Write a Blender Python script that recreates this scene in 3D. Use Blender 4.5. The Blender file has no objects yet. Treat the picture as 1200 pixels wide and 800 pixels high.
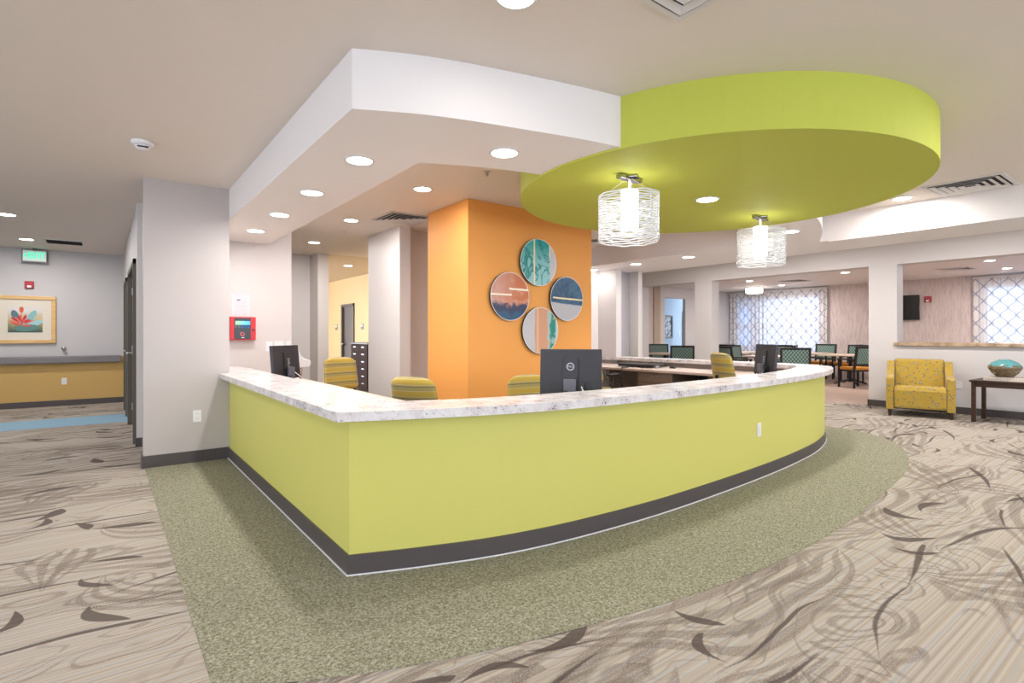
import bpy, math, random
from mathutils import Vector, Matrix
random.seed(7)
sc = bpy.context.scene
COL = sc.collection
PI = math.pi

# ------------------------------------------------------------------ camera, world, exposure
FPX, HOR, CAMH = 636.0, 392.0, 1.25
YAW = math.atan((600 - 121) / FPX)
cd = bpy.data.cameras.new('camera'); cam = bpy.data.objects.new('camera', cd); COL.objects.link(cam)
cd.sensor_width = 36.0; cd.lens = FPX / 1200 * 36.0
cd.shift_y = -(400 - HOR) / 1200.0
cam.location = (0, 0, CAMH); cam.rotation_euler = (PI / 2, 0, -YAW)
cd.clip_start = 0.05; cd.clip_end = 200
sc.camera = cam
w = bpy.data.worlds.new('overcast_daylight'); sc.world = w; w.use_nodes = True
w.node_tree.nodes['Background'].inputs[0].default_value = (0.87, 0.915, 1.0, 1)
w.node_tree.nodes['Background'].inputs[1].default_value = 5.5
vs = sc.view_settings
vs.view_transform = 'Standard'; vs.look = 'None'; vs.gamma = 1.0; vs.use_curve_mapping = False
vs.exposure = 0.88
LAMP_W = 10.0            # one recessed downlight
LAMP_COL = (1.0, 0.955, 0.93)

# ------------------------------------------------------------------ shader helper
class S:
    def __init__(s, g, k): s.g, s.k = g, k
    def __add__(s, o): return s.g.m('ADD', s, o)
    __radd__ = __add__
    def __sub__(s, o): return s.g.m('SUBTRACT', s, o)
    def __rsub__(s, o): return s.g.m('SUBTRACT', o, s)
    def __mul__(s, o): return s.g.m('MULTIPLY', s, o)
    __rmul__ = __mul__
    def __truediv__(s, o): return s.g.m('DIVIDE', s, o)
class G:
    def __init__(s, name):
        s.mat = bpy.data.materials.new(name); s.mat.use_nodes = True
        s.t = s.mat.node_tree; s.b = s.t.nodes['Principled BSDF']; s.out = s.t.nodes['Material Output']
    def n(s, t, **kw):
        x = s.t.nodes.new(t)
        for k, v in kw.items(): setattr(x, k, v)
        return x
    def put(s, sock, v):
        if isinstance(v, S): s.t.links.new(v.k, sock)
        elif isinstance(v, (tuple, list)) and len(v) == 3 and sock.type == 'RGBA': sock.default_value = (*v, 1)
        else: sock.default_value = v
    def m(s, op, a, b=0.0, c=0.0, clamp=False):
        x = s.n('ShaderNodeMath', operation=op, use_clamp=clamp)
        s.put(x.inputs[0], a); s.put(x.inputs[1], b); s.put(x.inputs[2], c)
        return S(s, x.outputs[0])
    def pos(s, kind='Object'): return S(s, s.n('ShaderNodeTexCoord').outputs[kind])
    def sep(s, v):
        x = s.n('ShaderNodeSeparateXYZ'); s.put(x.inputs[0], v)
        return [S(s, x.outputs[i]) for i in range(3)]
    def com(s, x, y, z=0.0):
        c = s.n('ShaderNodeCombineXYZ')
        for i, v in enumerate((x, y, z)): s.put(c.inputs[i], v)
        return S(s, c.outputs[0])
    def noise(s, v, scale, detail=2.0, rough=0.5, dist=0.0, out=0):
        x = s.n('ShaderNodeTexNoise'); s.put(x.inputs['Vector'], v)
        x.inputs['Scale'].default_value = scale; x.inputs['Detail'].default_value = detail
        x.inputs['Roughness'].default_value = rough; x.inputs['Distortion'].default_value = dist
        return S(s, x.outputs[out])
    def sstep(s, v, a, b):
        x = s.n('ShaderNodeMapRange', interpolation_type='SMOOTHSTEP')
        s.put(x.inputs[0], v); x.inputs[1].default_value = a; x.inputs[2].default_value = b
        return S(s, x.outputs[0])
    def mix(s, f, a, b):
        x = s.n('ShaderNodeMix', data_type='RGBA')
        s.put(x.inputs[0], f); s.put(x.inputs[6], a); s.put(x.inputs[7], b)
        return S(s, x.outputs[2])
    def ramp(s, f, stops, const=False):
        x = s.n('ShaderNodeValToRGB'); r = x.color_ramp
        if const: r.interpolation = 'CONSTANT'
        while len(r.elements) < len(stops): r.elements.new(0.5)
        for e, (p, c) in zip(r.elements, stops): e.position = p; e.color = (*c, 1)
        s.put(x.inputs[0], f); return S(s, x.outputs[0])
    def bump(s, h, strength, dist=0.01):
        x = s.n('ShaderNodeBump'); x.inputs['Strength'].default_value = strength; x.inputs['Distance'].default_value = dist
        s.put(x.inputs['Height'], h); s.t.links.new(x.outputs[0], s.b.inputs['Normal'])
    def fin(s, col, rough=0.6, metal=0.0, spec=0.5, **kw):
        s.put(s.b.inputs['Base Color'], col); s.put(s.b.inputs['Roughness'], rough)
        s.b.inputs['Metallic'].default_value = metal; s.b.inputs['Specular IOR Level'].default_value = spec
        for k, v in kw.items(): s.put(s.b.inputs[k.replace('_', ' ')], v)
        return s.mat
def lin(r, g, b):
    f = lambda c: (c / 255 / 12.92) if c / 255 <= 0.04045 else ((c / 255 + 0.055) / 1.055) ** 2.4
    return (f(r), f(g), f(b))
def paint(name, col, rough=0.55, spec=0.3, var=0.04, relief=0.05):
    g = G(name); p = g.pos()
    n = g.noise(p, 1.3, 3)
    c2 = tuple(max(0, c * (1 - var)) for c in col)
    g.bump(g.noise(p, 260, 2), relief, 0.002)
    return g.fin(g.mix(n, col, c2), rough, 0, spec)
def plain(name, col, rough=0.5, metal=0.0, spec=0.5):
    g = G(name); n = g.noise(g.pos(), 40, 2)
    return g.fin(g.mix(n, col, tuple(c * 0.9 for c in col)), rough, metal, spec)
def glow(name, col, st):
    g = G(name); g.fin(col, 0.5)
    g.b.inputs['Emission Color'].default_value = (*col, 1); g.b.inputs['Emission Strength'].default_value = st
    return g.mat

# ------------------------------------------------------------------ mesh helper
class MB:
    def __init__(s): s.v, s.f = [], []
    def add(s, vs, fs):
        o = len(s.v); s.v += [tuple(p) for p in vs]; s.f += [tuple(i + o for i in q) for q in fs]; return s
    def box(s, x0, x1, y0, y1, z0, z1):
        return s.add([(x0,y0,z0),(x1,y0,z0),(x1,y1,z0),(x0,y1,z0),(x0,y0,z1),(x1,y0,z1),(x1,y1,z1),(x0,y1,z1)],
                     [(3,2,1,0),(4,5,6,7),(0,1,5,4),(1,2,6,5),(2,3,7,6),(3,0,4,7)])
    def prism(s, poly, z0, z1):
        n = len(poly)
        a = sum(poly[i][0]*poly[(i+1)%n][1]-poly[(i+1)%n][0]*poly[i][1] for i in range(n))
        if a < 0: poly = poly[::-1]
        return s.add([(x,y,z0) for x,y in poly]+[(x,y,z1) for x,y in poly],
                     [tuple(range(n-1,-1,-1)), tuple(range(n,2*n))]+[(i,(i+1)%n,n+(i+1)%n,n+i) for i in range(n)])
    def ribbon(s, A, B, z0, z1, closed=False):
        n = len(A); vs = []
        for (a, b) in zip(A, B): vs += [(a[0],a[1],z0),(b[0],b[1],z0),(b[0],b[1],z1),(a[0],a[1],z1)]
        fs = []
        for i in range(n if closed else n-1):
            j = (i+1) % n
            for k in range(4): fs.append((4*i+k, 4*i+(k+1)%4, 4*j+(k+1)%4, 4*j+k))
        if not closed: fs += [(3,2,1,0), tuple(4*(n-1)+k for k in range(4))]
        return s.add(vs, fs)
    def tube(s, path, r, n=8, closed=False):
        P = [Vector(p) for p in path]; m = len(P); vs = []; rr = r if isinstance(r, (list, tuple)) else [r]*m
        ref = None
        for i, p in enumerate(P):
            a = P[(i-1) % m] if (closed or i > 0) else p; b = P[(i+1) % m] if (closed or i < m-1) else p
            t = (b - a).normalized()
            if ref is None: ref = Vector((0,0,1)) if abs(t.z) < 0.9 else Vector((1,0,0))
            u = (ref - t * ref.dot(t)).normalized(); v = t.cross(u); ref = u
            for k in range(n):
                q = 2*PI*k/n; vs.append(p + (u*math.cos(q) + v*math.sin(q)) * rr[i])
        fs = []
        for i in range(m if closed else m-1):
            j = (i+1) % m
            for k in range(n): fs.append((i*n+k, i*n+(k+1)%n, j*n+(k+1)%n, j*n+k))
        if not closed: fs += [tuple(range(n-1,-1,-1)), tuple(range((m-1)*n, m*n))]
        return s.add(vs, fs)
    def lathe(s, prof, n=24, c=(0,0,0)):
        vs = []
        for r, z in prof:
            for k in range(n): vs.append((c[0]+r*math.cos(2*PI*k/n), c[1]+r*math.sin(2*PI*k/n), c[2]+z))
        m = len(prof); fs = []
        for i in range(m-1):
            for k in range(n): fs.append((i*n+k, i*n+(k+1)%n, (i+1)*n+(k+1)%n, (i+1)*n+k))
        fs += [tuple(range(n-1,-1,-1)), tuple(range((m-1)*n, m*n))]
        return s.add(vs, fs)
    def grid(s, nu, nv, fn):
        vs = [fn(i/nu, j/nv) for j in range(nv+1) for i in range(nu+1)]
        return s.add(vs, [(j*(nu+1)+i, j*(nu+1)+i+1, (j+1)*(nu+1)+i+1, (j+1)*(nu+1)+i) for j in range(nv) for i in range(nu)])
    def xf(s, M):
        s.v = [tuple(M @ Vector(p)) for p in s.v]; return s
    def build(s, name, mat, parent=None, smooth=False, bevel=0, seg=2, solid=0, sub=0):
        me = bpy.data.meshes.new(name); me.from_pydata(s.v, [], s.f); me.validate(); me.update()
        if smooth:
            for p in me.polygons: p.use_smooth = True
        me.materials.append(mat)
        o = bpy.data.objects.new(name, me); COL.objects.link(o)
        if parent: o.parent = parent
        if solid: md = o.modifiers.new('solid', 'SOLIDIFY'); md.thickness = solid; md.offset = 0
        if bevel: md = o.modifiers.new('bevel', 'BEVEL'); md.width = bevel; md.segments = seg; md.limit_method = 'ANGLE'; md.harden_normals = False
        if sub: md = o.modifiers.new('sub', 'SUBSURF'); md.levels = sub; md.render_levels = sub
        return o
def rot(z=0, x=0, y=0): return Matrix.Rotation(z,4,'Z') @ Matrix.Rotation(y,4,'Y') @ Matrix.Rotation(x,4,'X')
def tr(x, y, z): return Matrix.Translation((x, y, z))
def tag(o, label, cat=None, group=None, kind=None):
    o['label'] = label
    if cat: o['category'] = cat
    if group: o['group'] = group
    if kind: o['kind'] = kind
    return o
def thing(name, label, cat, loc=(0,0,0), rz=0.0, group=None):
    o = bpy.data.objects.new(name, None); COL.objects.link(o); o.empty_display_size = 0.1
    o.location = loc; o.rotation_euler = (0,0,rz)
    return tag(o, label, cat, group)
def struct(o, label=None):
    o['kind'] = 'structure'
    if label: o['label'] = label
    return o
def copy_tree(o, parent=None):
    c = o.copy(); COL.objects.link(c); c.parent = parent
    for ch in list(o.children): copy_tree(ch, c)
    return c
def offset(P, d):
    """mitred offset of an open polyline to the left of travel"""
    out = []; n = len(P)
    for i in range(n):
        ns = []
        if i > 0: t = Vector(P[i]) - Vector(P[i-1]); t.normalize(); ns.append(Vector((-t.y, t.x)))
        if i < n-1: t = Vector(P[i+1]) - Vector(P[i]); t.normalize(); ns.append(Vector((-t.y, t.x)))
        m = sum(ns, Vector((0,0))).normalized(); k = 1 / max(0.35, m.dot(ns[0]))
        out.append((P[i][0] + m.x*d*k, P[i][1] + m.y*d*k))
    return out
def spline(P, k=8):
    out = []; n = len(P)
    for i in range(n-1):
        p0 = P[max(i-1,0)]; p1 = P[i]; p2 = P[i+1]; p3 = P[min(i+2,n-1)]
        for j in range(k):
            t = j/k
            out.append(tuple(0.5*(2*p1[a]+(p2[a]-p0[a])*t+(2*p0[a]-5*p1[a]+4*p2[a]-p3[a])*t*t+(-p0[a]+3*p1[a]-3*p2[a]+p3[a])*t**3) for a in (0,1)))
    out.append(P[-1]); return out
def text_mesh(name, body, size, mat, parent=None, M=Matrix(), depth=0.001, align='CENTER', squeeze=1.0):
    c = bpy.data.curves.new(name, 'FONT'); c.body = body; c.size = size; c.extrude = depth
    c.align_x = align; c.align_y = 'CENTER'; c.offset = size*0.012; c.resolution_u = 3
    o = bpy.data.objects.new(name, c); COL.objects.link(o)
    dg = bpy.context.evaluated_depsgraph_get(); me = bpy.data.meshes.new_from_object(o.evaluated_get(dg))
    bpy.data.objects.remove(o); bpy.data.curves.remove(c)
    me.transform(M @ Matrix.Diagonal((squeeze,1,1,1))); me.materials.clear(); me.materials.append(mat); me.name = name
    o = bpy.data.objects.new(name, me); COL.objects.link(o)
    if parent: o.parent = parent
    return o

# ------------------------------------------------------------------ materials
M_wall = paint('wall_warm_white', (0.63, 0.595, 0.585))
M_ceil = paint('ceiling_warm_white', (0.75, 0.675, 0.605), var=0.02)
M_soff = paint('soffit_white', (0.80, 0.76, 0.74), var=0.02)
M_ceil2 = paint('ceiling_bounce_tint', (0.62, 0.50, 0.34))  # warm light bounced off the yellow walls, put into the ceiling colour
M_green = paint('counter_lime', (0.60, 0.575, 0.15), 0.5)
M_disc = paint('ceiling_lime', (0.50, 0.53, 0.085), 0.65, 0.15)
M_orange = paint('column_orange', (0.90, 0.40, 0.10), 0.5)
M_grey = paint('wall_cool_grey', (0.54, 0.52, 0.52))
M_gold = paint('wall_ochre', (0.58, 0.38, 0.13))
M_yell = paint('wall_yellow', (0.68, 0.49, 0.25))
M_blue = paint('wall_daylight_tint', (0.50, 0.66, 0.80))  # blue cast of the daylight, put into the wall colour
M_base = paint('vinyl_base_dark', (0.085, 0.072, 0.072), 0.4, 0.4)
M_greypanel = paint('panel_grey', (0.42, 0.40, 0.42))
M_steel = plain('brushed_steel', (0.6, 0.6, 0.62), 0.3, 1.0)
M_chrome = plain('chrome', (0.42, 0.42, 0.44), 0.12, 1.0)
M_black = plain('black_plastic', (0.012, 0.012, 0.014), 0.4)
M_mon = plain('monitor_charcoal', (0.020, 0.020, 0.027), 0.5)
M_mon2 = plain('monitor_dark_edge', (0.012, 0.012, 0.016), 0.4)
M_silver = plain('monitor_silver', (0.40, 0.41, 0.46), 0.35, 0.3)
M_neck = plain('monitor_neck', (0.10, 0.105, 0.13), 0.35)
M_white = plain('white_plastic', (0.80, 0.80, 0.82), 0.4)
M_lens = glow('lamp_lens', (1.0, 0.97, 0.93), 14.0)
M_pend = glow('pendant_lamp_glass', (1.0, 0.97, 0.94), 3.6)
M_red = plain('alarm_red', (0.62, 0.006, 0.018), 0.35)
M_dred = plain('strobe_red', (0.36, 0.008, 0.02), 0.35)
M_doorg = plain('door_taupe', (0.115, 0.10, 0.09), 0.45)
M_doorf = plain('door_frame_olive', (0.12, 0.105, 0.085), 0.5)
M_dark = plain('duct_dark', (0.02, 0.02, 0.022), 0.8)
M_slate = plain('screen_black', (0.006, 0.006, 0.007), 0.25)
M_ventw = plain('vent_white', (0.70, 0.67, 0.65), 0.5)
M_rail = plain('handrail_grey', (0.20, 0.185, 0.19), 0.5)
M_bluedoor = plain('door_blue', (0.09, 0.19, 0.34), 0.5)
M_paper = None

def wood(name, c1, c2, ax=0, scale=6.0, rough=0.4, spec=0.35):
    g = G(name); p = g.pos(); x, y, z = g.sep(p)
    q = [x, y, z]; q[ax] = q[ax] * 0.08
    v = g.com(*q)
    n = g.noise(v, scale*4, 4, 0.6, 0.8); n2 = g.noise(v, scale*18, 2)
    g.bump(n2, 0.05, 0.002)
    return g.fin(g.mix(g.sstep(n + n2*0.3, 0.4, 0.9), c1, c2), rough, 0, spec)
M_dwood = wood('dark_wood', (0.055, 0.022, 0.012), (0.025, 0.010, 0.006), 1)
M_lwood = wood('laminate_light', (0.60, 0.50, 0.43), (0.50, 0.41, 0.35), 1)
M_gwood = wood('laminate_greige', (0.22, 0.175, 0.14), (0.155, 0.12, 0.095), 1, 5)
M_cartw = wood('espresso_wood', (0.045, 0.016, 0.009), (0.02, 0.008, 0.005), 2, 6.0, 0.7, 0.12)
M_tablew = wood('table_maple', (0.62, 0.50, 0.40), (0.52, 0.41, 0.32), 0)
M_frame = wood('frame_maple', (0.72, 0.47, 0.20), (0.62, 0.38, 0.15), 0)
M_floorw = wood('floor_oak', (0.50, 0.36, 0.29), (0.38, 0.27, 0.21), 1, 2.5, 0.35)
M_cframe = plain('chair_frame_black', (0.012, 0.009, 0.009), 0.45)

def mk_granite(name, a, b, dk):
    g = G(name); p = g.pos()
    n1 = g.noise(p, 9, 4, 0.6); n2 = g.noise(p, 70, 4, 0.7, 0.6); n3 = g.noise(p, 34, 5, 0.75, 1.2)
    c = g.mix(g.sstep(n1, 0.35, 0.68), a, b)
    c = g.mix(g.sstep(n3, 0.56, 0.66)*0.75, c, tuple(x*0.62 for x in b))
    c = g.mix(g.sstep(n2*0.65 + n1*0.35, 0.575, 0.62), c, dk)
    return g.fin(c, 0.2, 0, 0.35)
M_gran = mk_granite('granite_white', (0.74, 0.71, 0.71), (0.60, 0.555, 0.555), (0.12, 0.10, 0.125))
M_gran2 = mk_granite('granite_tan', (0.50, 0.37, 0.25), (0.33, 0.23, 0.15), (0.10, 0.06, 0.04))

def mk_carpet():
    g = G('carpet_patterned'); p = g.pos(); x, y, z = g.sep(p)
    # woven stripes that run along x
    n1 = g.noise(g.com(0.0*x, y*1.0), 62, 1); n2 = g.noise(g.com(3.0, y*1.0), 105, 1); n3 = g.noise(g.com(7.0, y), 40, 0)
    fib = g.noise(p, 420, 2); fib2 = g.noise(p, 150, 2)
    c = g.mix(g.sstep(n1, 0.38, 0.62), (0.36, 0.315, 0.265), (0.48, 0.43, 0.37))
    c = g.mix(g.sstep(n3, 0.54, 0.62)*0.55, c, (0.42, 0.42, 0.42))
    c = g.mix(g.sstep(n2, 0.60, 0.66)*0.6, c, (0.44, 0.34, 0.21))
    # brushed swirls: contour bands of a strongly warped field, drawn out along x
    wv = g.noise(g.com(x*0.55, y*0.9), 1.6, 2, 0.5, 0.0, out=1)
    wx, wy, _ = g.sep(wv)
    u = x*0.36 + wx*2.1; v = y*1.15 + wy*1.5
    f = g.noise(g.com(u, v), 1.0, 2, 0.45, 0.6)
    band = g.m('ABSOLUTE', g.m('SUBTRACT', g.m('FRACT', f*17.0), 0.5))
    reg = g.sstep(g.noise(g.com(x*0.6, y*1.1, 4.0), 1.9, 2), 0.46, 0.56)
    stip = g.sstep(fib2, 0.28, 0.55)
    lines = g.sstep(band, 0.34, 0.44) * reg
    c = g.mix(lines * stip * 0.55, c, (0.155, 0.125, 0.108))
    f2 = g.noise(g.com(u*1.1+5.0, v*0.9), 1.2, 2, 0.5, 0.9)
    b2 = g.m('ABSOLUTE', g.m('SUBTRACT', g.m('FRACT', f2*9.0), 0.5))
    reg2 = g.sstep(g.noise(g.com(x*0.5, y*0.9, 9.0), 1.5, 2), 0.42, 0.55)
    c = g.mix(g.sstep(b2, 0.40, 0.46) * reg2 * 0.35, c, (0.105, 0.083, 0.073))
    # single dark brush strokes
    def strokes(sc_, L, wd, curve, keep, ox, ang, fan=0):
        px = x*sc_*0.8 + ox + (wx - 0.5)*0.25; py = y*sc_*1.1 + ox*1.7 + (wy - 0.5)*0.25
        vo = g.n('ShaderNodeTexVoronoi', voronoi_dimensions='2D'); vo.inputs['Scale'].default_value = 1.0; vo.inputs['Randomness'].default_value = 0.8
        g.put(vo.inputs['Vector'], g.com(px, py))
        cxy = g.sep(S(g, vo.outputs['Position'])); rnd = g.sep(S(g, vo.outputs['Color']))
        dx = px - cxy[0]; dy = py - cxy[1]
        a = (rnd[0] - 0.5) * ang
        ca = g.m('COSINE', a); sa = g.m('SINE', a)
        U = dx*ca + dy*sa; V = dy*ca - dx*sa
        cv = (rnd[1] - 0.5) * curve
        bow = V - cv*(U*U) - g.m('SINE', U*5.0)*0.03
        wdt = g.m('MAXIMUM', 0.0, 1.0 - (U/L)*(U/L)) * wd * (U*0.9/L + 1.0) * (rnd[2]*0.8 + 0.6)
        if fan:
            q = g.m('ABSOLUTE', g.m('SUBTRACT', g.m('FRACT', bow/(wdt + 0.004)*fan + 0.5), 0.5))
            return g.sstep(q + (fib2-0.5)*0.10, 0.18, 0.30) * g.sstep(wdt - g.m('ABSOLUTE', bow), 0.0, 0.012) * g.m('GREATER_THAN', rnd[2], keep)
        return g.sstep(wdt - g.m('ABSOLUTE', bow) + (fib2-0.5)*0.012, 0.0, 0.012) * g.m('GREATER_THAN', rnd[2], keep)
    D = (0.07, 0.054, 0.05); T = (0.165, 0.133, 0.113)
    for args in ((0.62, 0.60, 0.20, 1.1, 0.10, 31.0, 1.2, 3.2), (0.8, 0.55, 0.17, 1.6, 0.15, 40.0, 1.6, 2.4), (0.7, 0.60, 0.13, 1.4, 0.10, 52.0, 1.0, 1.6), (1.1, 0.45, 0.14, 2.8, 0.25, 61.0, 3.0, 1.8), (0.5, 0.62, 0.16, 0.7, 0.05, 73.0, 0.6, 3.5)):
        c = g.mix(strokes(*args) * stip * 0.58, c, T)
    for args in ((1.9, 0.33, 0.055, 4.6, 0.62, 3.1, 3.0), (1.1, 0.55, 0.020, 1.2, 0.25, 9.4, 0.9), (2.3, 0.33, 0.042, 5.0, 0.66, 15.2, 3.0), (0.9, 0.6, 0.015, 0.9, 0.25, 21.0, 0.7), (1.2, 0.5, 0.014, 1.0, 0.3, 27.0, 0.8)):
        c = g.mix(strokes(*args) * 0.85, c, D)
    c = g.mix(g.sstep(fib, 0.3, 0.7)*0.22, c, (0.20, 0.165, 0.13))
    g.bump(fib, 0.25, 0.004)
    return g.fin(c, 0.95, 0, 0.04)
M_carpet = mk_carpet()
def mk_green_carpet():
    g = G('carpet_sage'); p = g.pos()
    n = g.noise(p, 75, 3, 0.7); n2 = g.noise(p, 240, 2, 0.6)
    c = g.ramp(n*0.55 + n2*0.45, [(0.36, (0.10, 0.093, 0.047)), (0.5, (0.25, 0.242, 0.17)), (0.64, (0.46, 0.455, 0.37))])
    g.bump(n2, 0.3, 0.004)
    return g.fin(c, 0.95, 0, 0.05)
M_sage = mk_green_carpet()
def mk_blue_carpet():
    g = G('carpet_blue'); p = g.pos(); n = g.noise(p, 200, 2)
    return g.fin(g.mix(n, (0.17, 0.30, 0.40), (0.28, 0.42, 0.52)), 0.9, 0, 0.1)
M_bluec = mk_blue_carpet()
def mk_wallpaper():
    g = G('wallpaper_blush'); p = g.pos(); x, y, z = g.sep(p)
    n = g.noise(g.com(x, y, z*0.12), 32, 3, 0.6, 0.6)
    c = g.ramp(n, [(0.34, (0.52, 0.42, 0.39)), (0.5, (0.61, 0.51, 0.48)), (0.66, (0.66, 0.56, 0.53))])
    return g.fin(c, 0.6, 0, 0.2)
M_wpap = mk_wallpaper()
def mk_curtain():
    g = G('curtain_sheer'); p = g.pos(); x, y, z = g.sep(p)
    per, q = 0.15, 0.36
    u = y/per; co = g.m('SINE', z*(2*PI/q)); A = co*0.44
    e = u - g.m('ROUND', u*0.5)*2.0; o_ = (u - 1.0); o_ = o_ - g.m('ROUND', o_*0.5)*2.0
    d = g.m('MINIMUM', g.m('ABSOLUTE', e - A), g.m('ABSOLUTE', o_ + A))
    line = 1.0 - g.sstep(d, 0.05, 0.13)
    col = g.mix(line, (0.74, 0.70, 0.68), (0.33, 0.33, 0.40))
    tb = g.n('ShaderNodeBsdfTranslucent'); g.put(tb.inputs[0], col)
    df = g.n('ShaderNodeBsdfDiffuse'); g.put(df.inputs[0], col)
    tp = g.n('ShaderNodeBsdfTransparent'); g.put(tp.inputs[0], (1, 1, 1))
    m1 = g.n('ShaderNodeMixShader'); m1.inputs[0].default_value = 0.12
    g.t.links.new(tb.outputs[0], m1.inputs[2]); g.t.links.new(df.outputs[0], m1.inputs[1])
    m2 = g.n('ShaderNodeMixShader'); g.put(m2.inputs[0], 0.055 - line*0.05)
    g.t.links.new(m1.outputs[0], m2.inputs[1]); g.t.links.new(tp.outputs[0], m2.inputs[2])
    g.t.links.new(m2.outputs[0], g.out.inputs[0]); return g.mat
M_curt = mk_curtain()
def mk_glass(name, col=(1, 1, 1), mixf=0.1):
    g = G(name)
    tp = g.n('ShaderNodeBsdfTransparent'); g.put(tp.inputs[0], col)
    gl = g.n('ShaderNodeBsdfGlossy'); gl.inputs['Roughness'].default_value = 0.02
    mx = g.n('ShaderNodeMixShader'); mx.inputs[0].default_value = mixf
    g.t.links.new(tp.outputs[0], mx.inputs[1]); g.t.links.new(gl.outputs[0], mx.inputs[2]); g.t.links.new(mx.outputs[0], g.out.inputs[0])
    return g.mat
M_glass = mk_glass('window_glass', (0.94, 0.97, 1.0))
M_tint = mk_glass('window_glass_blue', (0.66, 0.83, 1.0))
def mk_acryl():
    g = G('clear_acrylic'); g.fin((0.90, 0.90, 0.92), 0.15, 0, 0.6, Transmission_Weight=0.25); g.b.inputs['IOR'].default_value = 1.3
    return g.mat
M_acryl = mk_acryl()
def mk_stripes():
    g = G('fabric_stripe'); p = g.pos(); x, y, z = g.sep(p)
    f = g.m('FRACT', z/0.105 + 0.15)
    gold, olive, ln, pale = (0.43, 0.295, 0.030), (0.30, 0.245, 0.075), (0.11, 0.095, 0.06), (0.46, 0.38, 0.17)
    c = g.ramp(f, [(0.0, gold), (0.36, pale), (0.42, olive), (0.70, ln), (0.78, olive), (0.88, pale), (0.93, gold)], True)
    dots = g.m('SINE', (x + y)*640) * g.m('SINE', z*520)
    c = g.mix(g.sstep(dots, 0.1, 0.6)*0.30, c, (0.70, 0.62, 0.36))
    return g.fin(c, 0.85, 0, 0.2, Sheen_Weight=0.2)
M_stripe = mk_stripes()
def mk_flecks():
    g = G('fabric_fleck'); p = g.pos(); x, y, z = g.sep(p)
    c = g.mix(g.noise(p, 14, 2), (0.40, 0.26, 0.035), (0.46, 0.315, 0.06))
    for sc_, colr, off in ((26, (0.13, 0.13, 0.12), 0.0), (22, (0.20, 0.22, 0.20), 4.0), (30, (0.40, 0.24, 0.03), 9.0)):
        vo = g.n('ShaderNodeTexVoronoi'); vo.inputs['Scale'].default_value = sc_
        g.put(vo.inputs['Vector'], g.com(x*0.9 + z*0.45 + off, y*0.9 + z*0.55, z*0.8 - y*0.6))
        r = g.sep(S(g, vo.outputs['Color']))
        c = g.mix(g.m('MULTIPLY', 1.0 - g.sstep(S(g, vo.outputs['Distance']), 0.22, 0.32), g.m('GREATER_THAN', r[0], 0.40)), c, colr)
    return g.fin(c, 0.85, 0, 0.2, Sheen_Weight=0.2)
M_fleck = mk_flecks()
def mk_teal():
    g = G('fabric_teal_weave'); p = g.pos(); x, y, z = g.sep(p)
    d = g.m('ABSOLUTE', g.m('SINE', y*48 + g.m('SINE', z*70)*1.2))
    c = g.mix(g.sstep(d, 0.3, 0.8), (0.32, 0.38, 0.33), (0.055, 0.135, 0.125))
    return g.fin(c, 0.8, 0, 0.2)
M_teal = mk_teal()
M_seat = plain('fabric_amber', (0.55, 0.22, 0.025), 0.8)

# ------------------------------------------------------------------ the setting
CZ, SZ = 2.72, 2.41
XR, XRB = 10.8, 11.08          # wall between lobby and dining room
XD = 17.2                      # dining room's window wall
ST = lambda mb, name, mat, lab=None, **k: struct(mb.build(name, mat, **k), lab)
# floors
ST(MB().box(-6, XR + 0.05, -6, 16.6, -0.1, 0.0), 'floor', M_carpet, 'beige carpet with brown brush-stroke swirls')
ST(MB().box(XR + 0.05, 19.2, -6, 13, -0.1, 0.002), 'floor_dining', M_floorw, 'pinkish wood-look floor of the dining room')
rugo = [(0.31, 6.11), (0.31, 2.20)] + spline([(0.31, 2.20), (0.67, 1.97), (1.32, 1.745), (2.19, 1.57), (2.87, 1.51), (3.5, 1.515), (4.12, 1.56), (5.36, 1.715), (6.18, 1.87), (6.9, 2.13), (7.5, 2.5), (7.85, 3.0), (7.9, 3.5)], 6)[1:]
rugi = [(7.4, 3.5), (6.6, 3.0), (4.7, 2.62), (3.4, 2.53), (2.5, 2.53), (1.9, 2.6), (1.15, 2.9), (1.15, 6.11)]
ST(MB().prism(rugo + rugi, -0.004, 0.003), 'floor_inlay', M_sage, 'sage green flecked carpet border curving round the counter')
ST(MB().prism([(-6, 9.56), (0.29, 9.56), (0.29, 10.52), (-6, 10.40)], -0.004, 0.003), 'floor_stripe', M_bluec, 'blue carpet stripe across the corridor')
# ceilings
ST(MB().box(-6, 8.10, -6, 9.92, CZ, CZ + 0.1).box(-6, 3.09, 9.92, 16.6, CZ, CZ + 0.1), 'ceiling', M_ceil)
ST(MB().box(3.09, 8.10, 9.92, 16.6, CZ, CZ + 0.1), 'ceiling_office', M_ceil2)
ST(MB().box(8.10, XRB, -6, 13, 2.86, 2.96), 'ceiling_lounge', M_ceil)
ST(MB().box(XRB, 19.2, -6, 13, 2.70, 2.80), 'ceiling_dining', M_soff)
arc = spline([(1.02, 2.72), (1.365, 2.56), (1.83, 2.425), (2.585, 2.27), (3.5, 2.21), (4.5, 2.26), (5.6, 2.47), (6.4, 2.75), (7.16, 3.11)], 8)
arci = spline([(1.70, 3.30), (1.95, 3.19), (2.25, 3.08), (2.8, 2.98), (3.5, 2.93), (4.5, 2.96), (5.4, 3.1), (6.05, 3.28), (6.62, 3.50)], 8)
so = MB().ribbon([(1.02, 7.46)] + arc + [(7.16, 12.5)], [(1.70, 7.46)] + arci + [(6.62, 12.5)], SZ, CZ)
so.box(7.16, 8.10, -6, 12.5, SZ, 2.95)
ST(so, 'ceiling_soffit', M_soff, 'white dropped soffit following the counter')
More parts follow.
